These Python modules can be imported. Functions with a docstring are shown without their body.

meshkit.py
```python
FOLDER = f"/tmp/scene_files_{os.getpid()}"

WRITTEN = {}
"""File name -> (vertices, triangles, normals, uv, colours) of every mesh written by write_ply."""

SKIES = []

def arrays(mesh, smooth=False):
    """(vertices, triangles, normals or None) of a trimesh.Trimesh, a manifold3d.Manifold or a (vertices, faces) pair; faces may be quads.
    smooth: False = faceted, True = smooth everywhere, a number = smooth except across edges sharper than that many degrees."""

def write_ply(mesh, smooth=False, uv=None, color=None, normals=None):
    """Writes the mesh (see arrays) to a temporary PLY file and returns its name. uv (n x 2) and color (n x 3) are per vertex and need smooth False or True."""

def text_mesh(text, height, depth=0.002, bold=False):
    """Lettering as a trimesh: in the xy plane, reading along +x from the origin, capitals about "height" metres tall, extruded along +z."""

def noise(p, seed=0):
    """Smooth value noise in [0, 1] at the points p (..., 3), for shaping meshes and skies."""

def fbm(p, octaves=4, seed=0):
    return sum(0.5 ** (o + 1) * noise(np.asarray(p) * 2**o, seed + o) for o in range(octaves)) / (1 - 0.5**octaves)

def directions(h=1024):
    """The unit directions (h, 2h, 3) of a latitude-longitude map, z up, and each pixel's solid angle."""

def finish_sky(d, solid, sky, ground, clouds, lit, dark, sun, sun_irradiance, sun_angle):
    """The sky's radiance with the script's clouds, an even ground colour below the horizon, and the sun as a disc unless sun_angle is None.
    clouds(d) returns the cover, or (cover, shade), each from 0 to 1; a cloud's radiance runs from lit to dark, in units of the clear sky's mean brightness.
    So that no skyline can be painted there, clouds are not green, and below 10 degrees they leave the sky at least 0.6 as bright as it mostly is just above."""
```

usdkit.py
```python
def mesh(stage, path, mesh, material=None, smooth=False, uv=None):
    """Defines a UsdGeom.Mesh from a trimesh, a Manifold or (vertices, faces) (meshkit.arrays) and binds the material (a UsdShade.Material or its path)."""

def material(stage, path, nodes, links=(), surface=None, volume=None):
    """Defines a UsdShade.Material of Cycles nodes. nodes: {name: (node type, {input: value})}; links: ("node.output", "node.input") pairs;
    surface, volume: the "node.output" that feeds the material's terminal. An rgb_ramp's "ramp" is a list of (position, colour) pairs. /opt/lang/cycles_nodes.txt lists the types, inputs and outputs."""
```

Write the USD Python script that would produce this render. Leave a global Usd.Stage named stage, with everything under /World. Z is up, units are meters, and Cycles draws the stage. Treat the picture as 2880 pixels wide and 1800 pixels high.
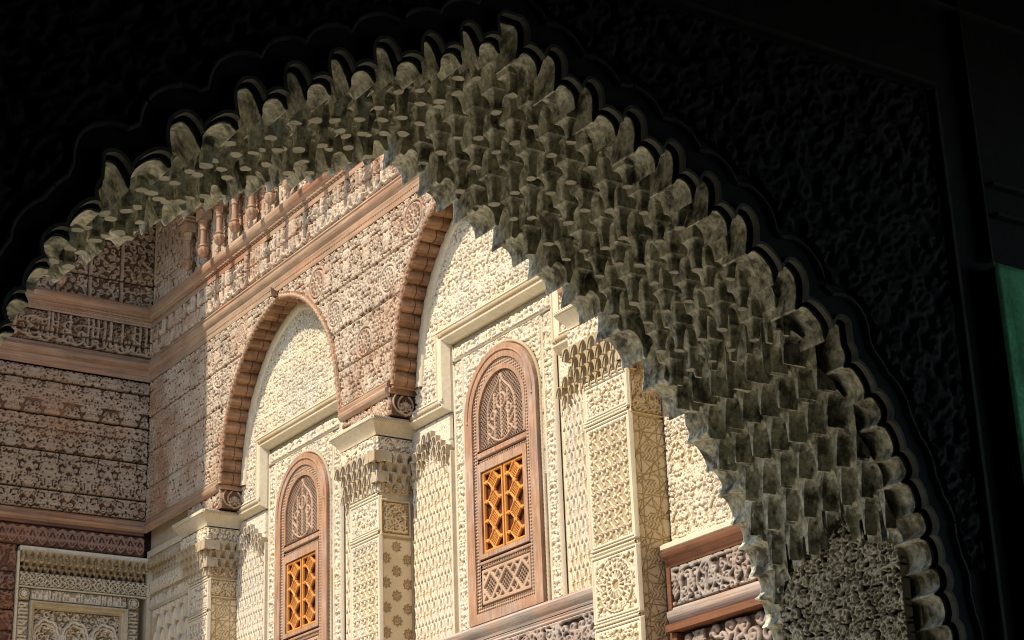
import math, numpy as np, trimesh, usdkit
from pxr import Usd, UsdGeom, UsdLux, UsdShade, Sdf, Gf, Vt
from scipy.spatial import cKDTree
from shapely.geometry import Polygon
from shapely import affinity

stage = Usd.Stage.CreateInMemory()
UsdGeom.SetStageUpAxis(stage, UsdGeom.Tokens.z)
UsdGeom.SetStageMetersPerUnit(stage, 1.0)
UsdGeom.Xform.Define(stage, '/World')
rng = np.random.default_rng(7)
A = np.array

# ------------------------------------------------------------------ camera, sky, sun, exposure
yaw, pitch, roll = math.radians(34.1586), math.radians(20.7309), math.radians(-2.1375)
EYE = A([0, 0, 1.6])
fw = A([math.sin(yaw) * math.cos(pitch), math.cos(yaw) * math.cos(pitch), math.sin(pitch)])
r0 = A([math.cos(yaw), -math.sin(yaw), 0]); u0 = np.cross(r0, fw)
cR = math.cos(roll) * r0 + math.sin(roll) * u0
cU = -math.sin(roll) * r0 + math.cos(roll) * u0
cam = UsdGeom.Camera.Define(stage, '/World/camera')
M4 = Gf.Matrix4d(*[float(x) for x in (*cR, 0, *cU, 0, *(-fw), 0, *EYE, 1)])
cam.AddTransformOp().Set(M4)
cam.CreateHorizontalApertureAttr(36.0); cam.CreateVerticalApertureAttr(22.5)
cam.CreateFocalLengthAttr(36.0 * 5346.75 / 2880)
cam.CreateClippingRangeAttr(Gf.Vec2f(0.05, 500))
cam.CreateExposureAttr(0.97)

SUN = A([-1.0, 0.03, 1.15]); SUN /= np.linalg.norm(SUN)
sun = UsdLux.DistantLight.Define(stage, '/World/sun')
sun.CreateIntensityAttr(0.80); sun.CreateAngleAttr(0.5); sun.CreateNormalizeAttr(True)
sun.CreateColorAttr(Gf.Vec3f(1.0, 0.90, 0.76))
zz = SUN; xx = np.cross([0, 0, 1.0], zz); xx /= np.linalg.norm(xx); yy = np.cross(zz, xx)
sun.AddTransformOp().Set(Gf.Matrix4d(*[float(t) for t in (*xx, 0, *yy, 0, *zz, 0, 0, 0, 30, 1)]))
sky = UsdLux.DomeLight.Define(stage, '/World/sky')
sky.GetPrim().SetCustomDataByKey('kind', 'structure')
sky_mat = usdkit.material(stage, '/World/Looks/sky', {
    's': ('sky_texture', {'sky_type': 'single_scattering', 'sun_disc': False, 'sun_elevation': math.asin(SUN[2]),
                          'sun_rotation': math.atan2(SUN[0], SUN[1])}),
    'b': ('background_shader', {'strength': 0.15})}, [('s.color', 'b.color')], surface='b.background')
UsdShade.MaterialBindingAPI.Apply(sky.GetPrim()).Bind(sky_mat)

# ------------------------------------------------------------------ materials
LK = '/World/Looks/'

def mat(name, low, high=None, rough=0.8, var=0.25, vscale=2.5, stretch=(1, 1, 1), grain=0.0, gscale=40, gstretch=(1, 1, 1),
        bump=0.3, bscale=120, edge=(0.25, 0.8), tint=None, tfac=0.5, tscale=1.3, tstretch=(1, 1, 1), tpos=(0.45, 0.65)):
    """Procedural surface: colour from low to high along the carving's height (worn raised parts, shade painted into recesses), blotches, grain, fine bump."""
    n = {'geo': ('geometry', {}),
         'm1': ('mapping', {'scale': stretch}), 'n1': ('noise_texture', {'scale': vscale, 'detail': 6, 'roughness': 0.62}),
         'r1': ('rgb_ramp', {'ramp': [(0.25, (1 - var,) * 3), (0.75, (1 + var * 0.6,) * 3)]}),
         'mu': ('mix_color', {'blend_type': 'multiply', 'fac': 1.0, 'use_clamp': False}),
         'mg': ('mapping', {'scale': gstretch}), 'ng': ('noise_texture', {'scale': gscale, 'detail': 4, 'roughness': 0.65}),
         'rg': ('rgb_ramp', {'ramp': [(0.3, (1 - grain,) * 3), (0.7, (1 + grain * 0.6,) * 3)]}),
         'mu2': ('mix_color', {'blend_type': 'multiply', 'fac': 1.0, 'use_clamp': False}),
         'nb': ('noise_texture', {'scale': bscale, 'detail': 3}),
         'bp': ('bump', {'strength': bump, 'distance': 0.004}),
         'p': ('principled_bsdf', {'roughness': rough, 'specular_ior_level': 0.25})}
    l = [('geo.position', 'm1.vector'), ('m1.vector', 'n1.vector'), ('n1.fac', 'r1.fac'), ('r1.color', 'mu.b'),
         ('geo.position', 'mg.vector'), ('mg.vector', 'ng.vector'), ('ng.fac', 'rg.fac'), ('rg.color', 'mu2.b'),
         ('mu.result', 'mu2.a'), ('geo.position', 'nb.vector'), ('nb.fac', 'bp.height'), ('bp.normal', 'p.normal')]
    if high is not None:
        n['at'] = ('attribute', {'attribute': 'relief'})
        n['ra'] = ('rgb_ramp', {'ramp': [(edge[0], low), (edge[1], high)]})  # low tone darkens the recesses, shade put into the colour
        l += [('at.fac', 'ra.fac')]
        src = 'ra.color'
    else:
        n['ra'] = ('mix_color', {'fac': 0.0, 'a': low, 'b': low}); src = 'ra.result'
    if tint is not None:
        n['mt'] = ('mapping', {'scale': tstretch}); n['nt'] = ('noise_texture', {'scale': tscale, 'detail': 7, 'roughness': 0.65})
        n['rt'] = ('map_range', {'from_min': tpos[0], 'from_max': tpos[1], 'to_min': 0.0, 'to_max': tfac, 'clamp': True})
        n['mxt'] = ('mix_color', {'b': tint})
        l += [('geo.position', 'mt.vector'), ('mt.vector', 'nt.vector'), ('nt.fac', 'rt.value'), ('rt.result', 'mxt.fac'), (src, 'mxt.a')]
        src = 'mxt.result'
    l += [(src, 'mu.a'), ('mu2.result', 'p.base_color')]
    return usdkit.material(stage, LK + name, n, l, surface='p.BSDF')

STU_H, STU_L = (0.66, 0.56, 0.395), (0.37, 0.275, 0.15)  # second tone paints shade into the carved recesses
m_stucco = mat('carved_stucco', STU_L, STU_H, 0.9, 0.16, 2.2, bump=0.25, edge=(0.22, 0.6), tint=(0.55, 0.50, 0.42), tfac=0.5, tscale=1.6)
m_plain = mat('plain_stucco', (0.58, 0.485, 0.325), None, 0.85, 0.2, 5, bump=0.25, grain=.12, gscale=30, tint=(0.45, 0.35, 0.21), tfac=0.5, tscale=3, tstretch=(1, 1, .5))
m_side = mat('incised_stucco', (0.40, 0.28, 0.14), (0.60, 0.47, 0.28), 0.8, 0.15, 3, bump=0.15, tint=(0.50, 0.34, 0.16), tfac=0.35, tscale=2.5)
m_cream = mat('cream_stucco', (0.62, 0.53, 0.365), None, 0.8, 0.16, 5, bump=0.25, grain=.12, gscale=30, tint=(0.45, 0.36, 0.23), tfac=0.5, tscale=5, tpos=(0.5, 0.7))
m_wood = mat('weathered_cedar', (0.15, 0.062, 0.022), (0.53, 0.42, 0.30), 0.8, 0.3, 3, edge=(0.2, 0.65), grain=0.25, gscale=30, gstretch=(1, .12, 2.5),
             tint=(0.36, 0.17, 0.085), tfac=0.75, tscale=1.8, bump=0.3)
m_woodp = mat('plain_cedar', (0.40, 0.27, 0.17), None, 0.75, 0.3, 3, grain=0.35, gscale=26, gstretch=(1, .08, 3), tint=(0.33, 0.14, 0.07), tfac=0.85, tscale=1.5, tstretch=(1, .35, 2), bump=0.35)
m_dark = mat('shaded_cedar', (0.12, 0.062, 0.03), (0.42, 0.31, 0.205), 0.8, 0.3, 2.2, grain=0.3, gscale=26, gstretch=(.12, 1, 3),  # darker cedar copy, shade of the end wall put into its colour
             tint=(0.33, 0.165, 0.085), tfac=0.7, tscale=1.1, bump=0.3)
m_darkp = mat('plain_shaded_cedar', (0.36, 0.235, 0.145), None, 0.75, 0.35, 3, grain=0.4, gscale=26, gstretch=(.08, 1, 3), tint=(0.36, 0.15, 0.06), tfac=0.8, tscale=1.2, tstretch=(.5, 1, 2), bump=0.35)  # plain counterpart, toned down for the shaded wall as well
m_red = mat('red_brown_cedar', (0.12, 0.06, 0.04), (0.30, 0.185, 0.13), 0.75, 0.35, 2.5, grain=0.3, gscale=26, gstretch=(.1, .1, 3), tint=(0.30, 0.11, 0.045), tfac=0.6, tscale=1.3, bump=0.3)
m_soff = mat('orange_cedar_staves', (0.33, 0.18, 0.095), None, 0.6, 0.45, 5, grain=0.45, gscale=18, gstretch=(.25, 2.2, 2.2), tint=(0.14, 0.06, 0.025), tfac=0.8, tscale=4.5, bump=0.3)
m_frame = mat('window_frame_wood', (0.40, 0.225, 0.13), None, 0.65, 0.3, 4, grain=0.35, gscale=22, gstretch=(1, 3, .25), tint=(0.40, 0.31, 0.25), tfac=0.6, tscale=3, bump=0.25)
m_lat = mat('carved_window_wood', (0.075, 0.038, 0.022), (0.43, 0.285, 0.185), 0.7, 0.25, 4, bump=0.2)
m_shut = mat('orange_shutter_wood', (0.10, 0.022, 0.007), (0.62, 0.26, 0.055), 0.5, 0.2, 4, grain=0.2, gscale=25, gstretch=(1, 3, .2), bump=0.15, edge=(0.3, 0.7))
m_grey = mat('grey_lintel_wood', (0.07, 0.05, 0.04), (0.35, 0.29, 0.24), 0.8, 0.3, 4, grain=0.4, gscale=28, gstretch=(1, .1, 3), tint=(0.40, 0.18, 0.09), tfac=0.3, tscale=2.5)
m_greyp = mat('grey_plain_wood', (0.40, 0.33, 0.27), None, 0.75, 0.3, 4, grain=0.45, gscale=28, gstretch=(1, .08, 3), tint=(0.40, 0.16, 0.07), tfac=0.5, tscale=2)
m_lred = mat('red_moulding_wood', (0.20, 0.085, 0.042), None, 0.55, 0.3, 4, grain=0.3, gscale=28, gstretch=(1, .1, 3))
m_gap = mat('dark_joint', (0.02, 0.012, 0.008), None, 0.9, 0.1)
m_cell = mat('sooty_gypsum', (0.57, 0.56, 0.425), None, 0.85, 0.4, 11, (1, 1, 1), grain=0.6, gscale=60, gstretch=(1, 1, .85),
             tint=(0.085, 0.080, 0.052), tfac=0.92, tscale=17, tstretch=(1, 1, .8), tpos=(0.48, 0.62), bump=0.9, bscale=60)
m_foot = mat('pale_gypsum', (0.38, 0.36, 0.285), None, 0.85, 0.25, 12, bump=0.4, bscale=70)
m_lace = mat('gypsum_lace', (0.035, 0.028, 0.018), (0.56, 0.52, 0.38), 0.85, 0.35, 6, grain=0.3, gscale=20, bump=0.5)
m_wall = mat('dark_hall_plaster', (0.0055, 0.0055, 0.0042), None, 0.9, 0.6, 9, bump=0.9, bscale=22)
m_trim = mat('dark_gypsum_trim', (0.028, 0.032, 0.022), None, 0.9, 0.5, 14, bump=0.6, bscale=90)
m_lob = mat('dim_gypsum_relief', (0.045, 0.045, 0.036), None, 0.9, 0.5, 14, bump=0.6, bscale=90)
m_wrel = mat('near_black_plaster', (0.003, 0.003, 0.0025), (0.014, 0.015, 0.011), 0.9, 0.5, 6, bump=0.5)  # near-black plaster, slightly lighter on the raised carving
m_rim = mat('grey_gypsum_rim', (0.10, 0.10, 0.078), None, 0.9, 0.45, 14, bump=0.6, bscale=90)
m_green = mat('green_cloth', (0.15, 0.52, 0.24), None, 0.9, 0.35, 5, grain=.3, gscale=60, bump=0.4)
m_floor = mat('courtyard_marble', (0.60, 0.55, 0.46), None, 0.6, 0.15, 1)
m_outer = mat('ochre_plaster', (0.55, 0.46, 0.32), None, 0.9, 0.15, 1)
m_hallfloor = mat('hall_bounce_tone', (0.42, 0.37, 0.28), None, 0.9, 0.2, 3)  # pale tone chosen so the unseen floor bounces light into the arch

# ------------------------------------------------------------------ objects
used, base = {}, {}

def numbered(path):
    k = used.get(path, -1) + 1
    used[path] = k
    return path if k == 0 else '%s_%03d' % (path, k)

def thing(name, label, cat, loc=(0, 0, 0), group=None):
    p = numbered('/World/' + name)
    x = UsdGeom.Xform.Define(stage, p); x.AddTranslateOp().Set(Gf.Vec3d(*map(float, loc)))
    base[p] = A(loc, float)
    tag(x.GetPrim(), label, cat, group)
    return p

def tag(prim, label=None, cat=None, group=None, kind=None):
    for k, v in (('label', label), ('category', cat), ('group', group), ('kind', kind)):
        if v: prim.SetCustomDataByKey(k, v)

def obj(name, mesh, m, parent=None, smooth=False, rel=None, label=None):
    """One Mesh prim under parent (world coordinates in)."""
    p = numbered((parent or '/World') + '/' + name)
    b = base.get(parent, A([0, 0, 0.]))
    base[p] = b
    if isinstance(mesh, (tuple, list)): v, f = A(mesh[0], float), A(mesh[1], int)
    else: v, f = A(mesh.vertices), A(mesh.faces)
    if rel is not None:
        g = usdkit.mesh(stage, p, (v - b, f), m, smooth=True)
        UsdGeom.PrimvarsAPI(g).CreatePrimvar('relief', Sdf.ValueTypeNames.FloatArray, 'vertex').Set(Vt.FloatArray.FromNumpy(A(rel, np.float32)))
    else:
        g = usdkit.mesh(stage, p, (v - b, f), m, smooth=smooth)
    if label: g.GetPrim().SetCustomDataByKey('label', label)
    return p

def struct(name, mesh, m):
    p = obj(name, mesh, m); tag(stage.GetPrimAtPath(p), kind='structure'); return p

def box(x0, x1, y0, y1, z0, z1):
    t = trimesh.creation.box((x1 - x0, y1 - y0, z1 - z0)); t.apply_translation(((x0 + x1) / 2, (y0 + y1) / 2, (z0 + z1) / 2)); return t

def cbox(x0, x1, y0, y1, z0, z1, c=0.006):
    """Box with chamfered edges."""
    import manifold3d
    c = min(c, .45 * min(x1 - x0, y1 - y0, z1 - z0))
    pts = []
    for sx in (0, 1):
        for sy in (0, 1):
            for sz in (0, 1):
                q = A([(x0, x1)[sx], (y0, y1)[sy], (z0, z1)[sz]]); d = A([1 - 2 * sx, 1 - 2 * sy, 1 - 2 * sz]) * c
                for k in range(3):
                    e = d.copy(); e[k] = 0; pts.append(q + e)
    return trimesh.Trimesh(*(lambda m: (m.vert_properties[:, :3], m.tri_verts))(manifold3d.Manifold.hull_points(A(pts)).to_mesh()), process=False)

def cat(ms):
    vs, fs, k = [], [], 0
    for m in ms:
        v, f = (m if isinstance(m, tuple) else (A(m.vertices), A(m.faces)))
        f = A(f)
        if f.shape[1] == 4: f = np.vstack([f[:, [0, 1, 2]], f[:, [0, 2, 3]]])
        vs.append(A(v, float)); fs.append(f + k); k += len(v)
    return np.vstack(vs), np.vstack(fs)

def grid_faces(nu, nv, flip=False, wrap=False):
    i, j = np.meshgrid(np.arange(nu - 1), np.arange(nv if wrap else nv - 1), indexing='ij')
    a = (i * nv + j).ravel(); b = ((i + 1) * nv + j).ravel(); c = ((i + 1) * nv + (j + 1) % nv).ravel(); d = (i * nv + (j + 1) % nv).ravel()
    q = np.stack([a, b, c, d], 1)
    if flip: q = q[:, ::-1]
    return np.vstack([q[:, [0, 1, 2]], q[:, [0, 2, 3]]])

def extrude(path2, poly, axis):
    """poly: shapely polygon in the plane, axis 'x' -> polygon coords are (y, z) extruded over path2=(x0,x1); axis 'y' -> (x, z)."""
    out = []
    for g in getattr(poly, 'geoms', [poly]):
        if g.geom_type != 'Polygon' or g.area < 1e-7: continue
        t = trimesh.creation.extrude_polygon(g, path2[1] - path2[0], engine='earcut')
        v = A(t.vertices)
        if axis == 'x': w = np.stack([v[:, 2] + path2[0], v[:, 0], v[:, 1]], 1); f = A(t.faces)
        else: w = np.stack([v[:, 0], v[:, 2] + path2[0], v[:, 1]], 1); f = A(t.faces)[:, ::-1]
        out.append((w, f))
    return cat(out)

def sweep(path, prof, n, closed=False):
    """Sweeps a profile [(b, n)...] along a planar path; n is the plane's outward normal, b = tangent x normal, mitred."""
    path = A(path, float); n = A(n, float); N = len(path)
    t = np.diff(path, axis=0, append=path[:1] if closed else path[-1:] * 2 - path[-2:-1])
    t /= np.linalg.norm(t, axis=1, keepdims=True)
    tp = np.roll(t, 1, 0)
    if not closed: tp[0] = t[0]; t[-1] = tp[-1]
    b1, b2 = np.cross(tp, n), np.cross(t, n)
    m = b1 + b2; m /= np.linalg.norm(m, axis=1, keepdims=True)
    k = 1 / np.maximum((m * b2).sum(1), 0.35)
    P = A(prof, float)
    v = path[:, None, :] + (m * k[:, None])[:, None, :] * P[None, :, :1] + n * P[None, :, 1:2]
    if closed: v = np.concatenate([v, v[:1]]); N += 1
    return v.reshape(-1, 3), grid_faces(N, len(P))

def tube(path, r, seg=8, rope=0.0, pitch_=0.06, lobes=3):
    path = A(path, float); t = np.gradient(path, axis=0); t /= np.linalg.norm(t, axis=1, keepdims=True)
    up = A([0, 0, 1.0]) if abs(t[:, 2]).mean() < .8 else A([1.0, 0, 0])
    a = np.cross(t, up); a /= np.linalg.norm(a, axis=1, keepdims=True); b = np.cross(a, t)
    s = np.r_[0, np.cumsum(np.linalg.norm(np.diff(path, axis=0), axis=1))]
    th = np.linspace(0, 2 * np.pi, seg, endpoint=False)
    rr = r * (1 + rope * np.cos(lobes * th[None] + 2 * np.pi * s[:, None] / pitch_)) * np.ones((len(path), 1))
    v = path[:, None] + a[:, None] * (rr * np.cos(th))[..., None] + b[:, None] * (rr * np.sin(th))[..., None]
    return v.reshape(-1, 3), grid_faces(len(path), seg, wrap=True)

def lathe(prof, c, seg=16, flute=None):
    prof = A(prof, float); th = np.linspace(0, 2 * np.pi, seg, endpoint=False)
    rr = prof[:, :1] * np.ones((1, seg))
    if flute is not None: rr = rr * (1 + flute[:, None] * np.cos(th * 8 + prof[:, 1:2] * 30))
    v = np.stack([c[0] + rr * np.cos(th), c[1] + rr * np.sin(th), c[2] + prof[:, 1:2] * np.ones((1, seg))], -1)
    return v.reshape(-1, 3), grid_faces(len(prof), seg, wrap=True, flip=True)

# ------------------------------------------------------------------ carving: height fields from strokes
def spiral(cx, cy, R, a0, hand, turns=1.25, n=30):
    t = np.linspace(0, 1, n); r = R * (0.16 + 0.84 * t); a = a0 + hand * turns * 2 * np.pi * (1 - t)
    return np.stack([cx + r * np.cos(a), cy + r * np.sin(a)], 1)

def bez(p0, p1, p2, p3, n=24):
    t = np.linspace(0, 1, n)[:, None]
    return (1 - t) ** 3 * A(p0) + 3 * (1 - t) ** 2 * t * A(p1) + 3 * (1 - t) * t ** 2 * A(p2) + t ** 3 * A(p3)

def ring(cx, cy, R, n=40, ry=None):
    a = np.linspace(0, 2 * np.pi, n); return np.stack([cx + R * np.cos(a), cy + (ry or R) * np.sin(a)], 1)

def leaf(p, a, L, w, n=10):
    t = np.linspace(0, 1, n); return (np.stack([p[0] + np.cos(a) * L * t, p[1] + np.sin(a) * L * t + 0 * t], 1), w * np.sin(np.pi * (0.15 + 0.85 * t)) ** .8)

def arabesque(W, H, c, w, seed, fill=1.0):
    r = np.random.default_rng(seed); S = []; ends = []
    ny = max(1, int(round(H / (c * .87)))); nx = max(1, int(round(W / c)))
    for j in range(ny + 1):
        for i in range(nx + 1):
            x = (i + 0.5 * (j % 2)) * W / nx + r.normal(0, .06 * c); y = (j + .1) * H / ny + r.normal(0, .06 * c)
            a0 = r.uniform(0, 6.28); hd = r.choice([-1, 1]); R = c * r.uniform(.34, .46)
            if r.random() < fill:
                s = spiral(x, y, R, a0, hd, r.uniform(.9, 1.35)); S.append((s, w * np.linspace(1.15, .85, len(s))))
                ends.append((s[-1], s[-1] - s[-2], c))
                for q in range(3):
                    k = r.integers(8, len(s)); tg = s[k] - s[k - 1]; aa = math.atan2(tg[1], tg[0]) + r.choice([-1, 1]) * r.uniform(.5, 1.3)
                    S.append(leaf(s[k], aa, c * r.uniform(.24, .40), w * 1.1))
    E = A([e[0] for e in ends])
    for k, (p, t, cc) in enumerate(ends):
        d = np.linalg.norm(E - p, axis=1); o = np.argsort(d)[1:3]
        for q in o[:1 + (r.random() < .5)]:
            t1 = t / (np.linalg.norm(t) + 1e-9); t2 = ends[q][1] / (np.linalg.norm(ends[q][1]) + 1e-9); L = d[q] * .6
            b = bez(p, p + t1 * L, E[q] + t2 * L, E[q]); S.append((b, w))
            m = b[12]; aa = r.uniform(0, 6.28); S.append(leaf(m, aa, c * .32, w * 1.1))
    return S

def shell(cx, cy, R, w, up=1):
    S = []
    for a in np.linspace(-.25, math.pi + .25, 8):
        e = A([cx + R * math.cos(a), cy + up * R * math.sin(a)]); p = A([cx, cy - up * .1 * R])
        t = np.linspace(.12, 1, 10)[:, None]; S.append((p + (e - p) * t, w * (.3 + 1.0 * t[:, 0])))
    return S

def ogee(cx, cy, a, b, w):
    t = np.linspace(0, 1, 20); S = []
    for s in (-1, 1):
        x = cx + s * a * np.sin(np.pi * t) ** .8 * (1 - .25 * t); S.append((np.stack([x, cy - b / 2 + b * t], 1), w))
    S.append(leaf((cx, cy - b * .3), math.pi / 2, b * .5, w * 1.6))
    for s in (-1, 1): S.append((spiral(cx + s * a * .45, cy - b * .12, a * .3, 1.5, s, 1.0, 14), w * .8))
    return S

def calli(W, H, seed, w):
    """Monumental cursive lettering: tall shafts, bowls, loops, long sweeps."""
    r = np.random.default_rng(seed); S = []; x = 0.02
    while x < W:
        g = r.choice([0, 0, 0, 1, 1, 2, 2, 4, 5, 6, 6, 3]); s = H
        if g in (0, 1):
            xs = x + r.normal(0, .01); S.append((bez((xs, .16 * s), (xs - .01, .4 * s), (xs + .01, .7 * s), (xs, .95 * s)), w * np.linspace(.8, 1.25, 24)))
            if g == 1: S.append((bez((xs, .2 * s), (xs + .01, .05 * s), (xs + .2 * s, .05 * s), (xs + .28 * s, .22 * s)), w))
            x += r.uniform(.14, .24) * s
        elif g == 2:
            S.append((bez((x, .42 * s), (x + .02 * s, -.08 * s), (x + .42 * s, -.08 * s), (x + .46 * s, .45 * s)), w * 1.1)); x += r.uniform(.2, .3) * s
        elif g == 3:
            S.append((ring(x + .09 * s, .42 * s, .085 * s), w)); S.append((bez((x + .16 * s, .36 * s), (x + .2 * s, .1 * s), (x - .1 * s, .02 * s), (x - .2 * s, .1 * s)), w)); x += .26 * s
        elif g == 4:
            S.append((bez((x - .1 * s, .2 * s), (x + .2 * s, .3 * s), (x + .3 * s, .05 * s), (x + .6 * s, .2 * s), 40), w * 1.1))
            S.append((ring(x + .25 * s, .62 * s, .07 * s, 24), w * .9)); x += .35 * s
        elif g == 5:
            S.append((bez((x + .35 * s, .75 * s), (x + .05 * s, .8 * s), (x + .02 * s, .5 * s), (x + .3 * s, .45 * s)), w)); S.append((bez((x + .3 * s, .45 * s), (x - .1 * s, .3 * s), (x + .1 * s, 0), (x + .45 * s, .12 * s)), w)); x += .33 * s
        else:
            S.append((bez((x - .1 * s, .6 * s), (x + .1 * s, .85 * s), (x + .25 * s, .55 * s), (x + .45 * s, .8 * s)), w * .9)); x += .12 * s
    return S

def kufic(W, H, seed, w):
    r = np.random.default_rng(seed); S = []; x = .01
    while x < W:
        k = r.integers(0, 4); d = H * r.uniform(.22, .34)
        S.append((A([[x, .15 * H], [x, (.9 if k < 2 else .5) * H]]), w))
        if k != 1: S.append((A([[x, .15 * H], [x + d, .15 * H]]), w))
        if k == 2: S.append((A([[x, .5 * H], [x + d * .6, .5 * H], [x + d * .6, .15 * H]]), w))
        if k == 3: S.append((spiral(x + d * .4, .66 * H, d * .35, 0, 1, 1, 16), w * .8))
        x += d
    return S

def field(S, U, V, edge=0.0035):
    """0..1 height at the points from strokes [(points, half width)]."""
    P, Wd = [], []
    for p, w in S:
        p = A(p, float); w = np.broadcast_to(w, (len(p),)).astype(float)
        seg = np.linalg.norm(np.diff(p, axis=0), axis=1); L = seg.sum()
        n = max(2, int(L / max(.4 * w.mean(), .0012)) + 1); s = np.r_[0, np.cumsum(seg)]; q = np.linspace(0, L, n)
        P.append(np.stack([np.interp(q, s, p[:, 0]), np.interp(q, s, p[:, 1])], 1)); Wd.append(np.interp(q, s, w))
    P, Wd = np.vstack(P), np.concatenate(Wd); out = np.zeros(U.size); X = np.stack([U.ravel(), V.ravel()], 1)
    lo, hi = X.min(0) - .1, X.max(0) + .1
    k = ((P > lo) & (P < hi)).all(1); P, Wd = P[k], Wd[k]
    if len(P) == 0: return np.zeros(U.shape)
    qs = np.unique(np.quantile(Wd, [0, .2, .4, .6, .8, 1]))
    for i in range(max(1, len(qs) - 1)):
        m = (Wd >= qs[i]) & (Wd <= qs[min(i + 1, len(qs) - 1)])
        if not m.any(): continue
        w = Wd[m].mean(); d, _ = cKDTree(P[m]).query(X, k=1, distance_upper_bound=w + edge * 3, workers=-1)
        t = np.clip((w - d) / edge * .5 + .5, 0, 1); d = np.where(np.isfinite(d), d, 9)
        h = (t * t * (3 - 2 * t)) * (0.8 + 0.2 * np.clip(1 - (d / w) ** 2, 0, 1)); out = np.maximum(out, h)
    return out.reshape(U.shape)

def tiled(S, P, Q, U, V, u0=0, v0=0, mirror=True, edge=.0035):
    Uu = np.abs((U - u0 + P) % (2 * P) - P) if mirror else (U - u0) % P
    Vv = (V - v0) % Q if Q else V
    T = list(S)
    if Q: T += [(p + A([0, Q]), w) for p, w in S] + [(p - A([0, Q]), w) for p, w in S]
    if mirror: T += [(p * A([-1, 1]), w) for p, w in T] + [(p * A([-1, 1]) + A([2 * P, 0]), w) for p, w in T]
    else: T += [(p + A([P, 0]), w) for p, w in T] + [(p - A([P, 0]), w) for p, w in T]
    return field(T, Uu, Vv, edge)

def line_grooves(U, V, fams, w):
    """Incised line families [(angle, period, phase)]: 1 on the field, 0 in a line."""
    h = np.ones(U.shape)
    for a, p, f in fams:
        d = U * math.cos(a) + V * math.sin(a) + f; d = np.abs((d + p / 2) % p - p / 2)
        h = np.minimum(h, np.clip(d / w - .35, 0, 1))
    return h

def lattice(U, V, p, w, a=math.pi / 4):
    h = np.zeros(U.shape)
    for aa in (a, -a):
        d = U * math.cos(aa) + V * math.sin(aa); d = np.abs((d + p / 2) % p - p / 2); h = np.maximum(h, np.clip((w - d) / .003 + .5, 0, 1))
    return h

WEST = dict(u=A([0, -1., 0]), v=A([0, 0, 1.]), n=A([-1., 0, 0]))     # faces -x, u runs towards the viewer's side
SOUTH = dict(u=A([1., 0, 0]), v=A([0, 0, 1.]), n=A([0, -1., 0]))     # faces -y

def relief(parent, name, fr, O, W, H, hfun, depth, m, res=.0075, mask=None, label=None, back=.012):
    nu, nv = max(4, int(W / res) + 1), max(4, int(H / res) + 1)
    U, V = np.meshgrid(np.linspace(0, W, nu), np.linspace(0, H, nv), indexing='ij')
    h = hfun(U, V); o = h * depth
    e = np.zeros_like(o, bool); e[0] = e[-1] = True; e[:, 0] = e[:, -1] = True
    o = np.where(e, -back, o)
    v = A(O, float) + fr['u'] * U[..., None] + fr['v'] * V[..., None] + fr['n'] * o[..., None]
    f = grid_faces(nu, nv); v = v.reshape(-1, 3); rel = h.ravel()
    if mask is not None:
        k = mask(U, V).ravel(); f = f[k[f].all(1)]
        use = np.unique(f); mp = np.zeros(len(v), int); mp[use] = np.arange(len(use)); v, rel, f = v[use], rel[use], mp[f]
    return obj(name, (v, f), m, parent, rel=rel, label=label)

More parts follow.
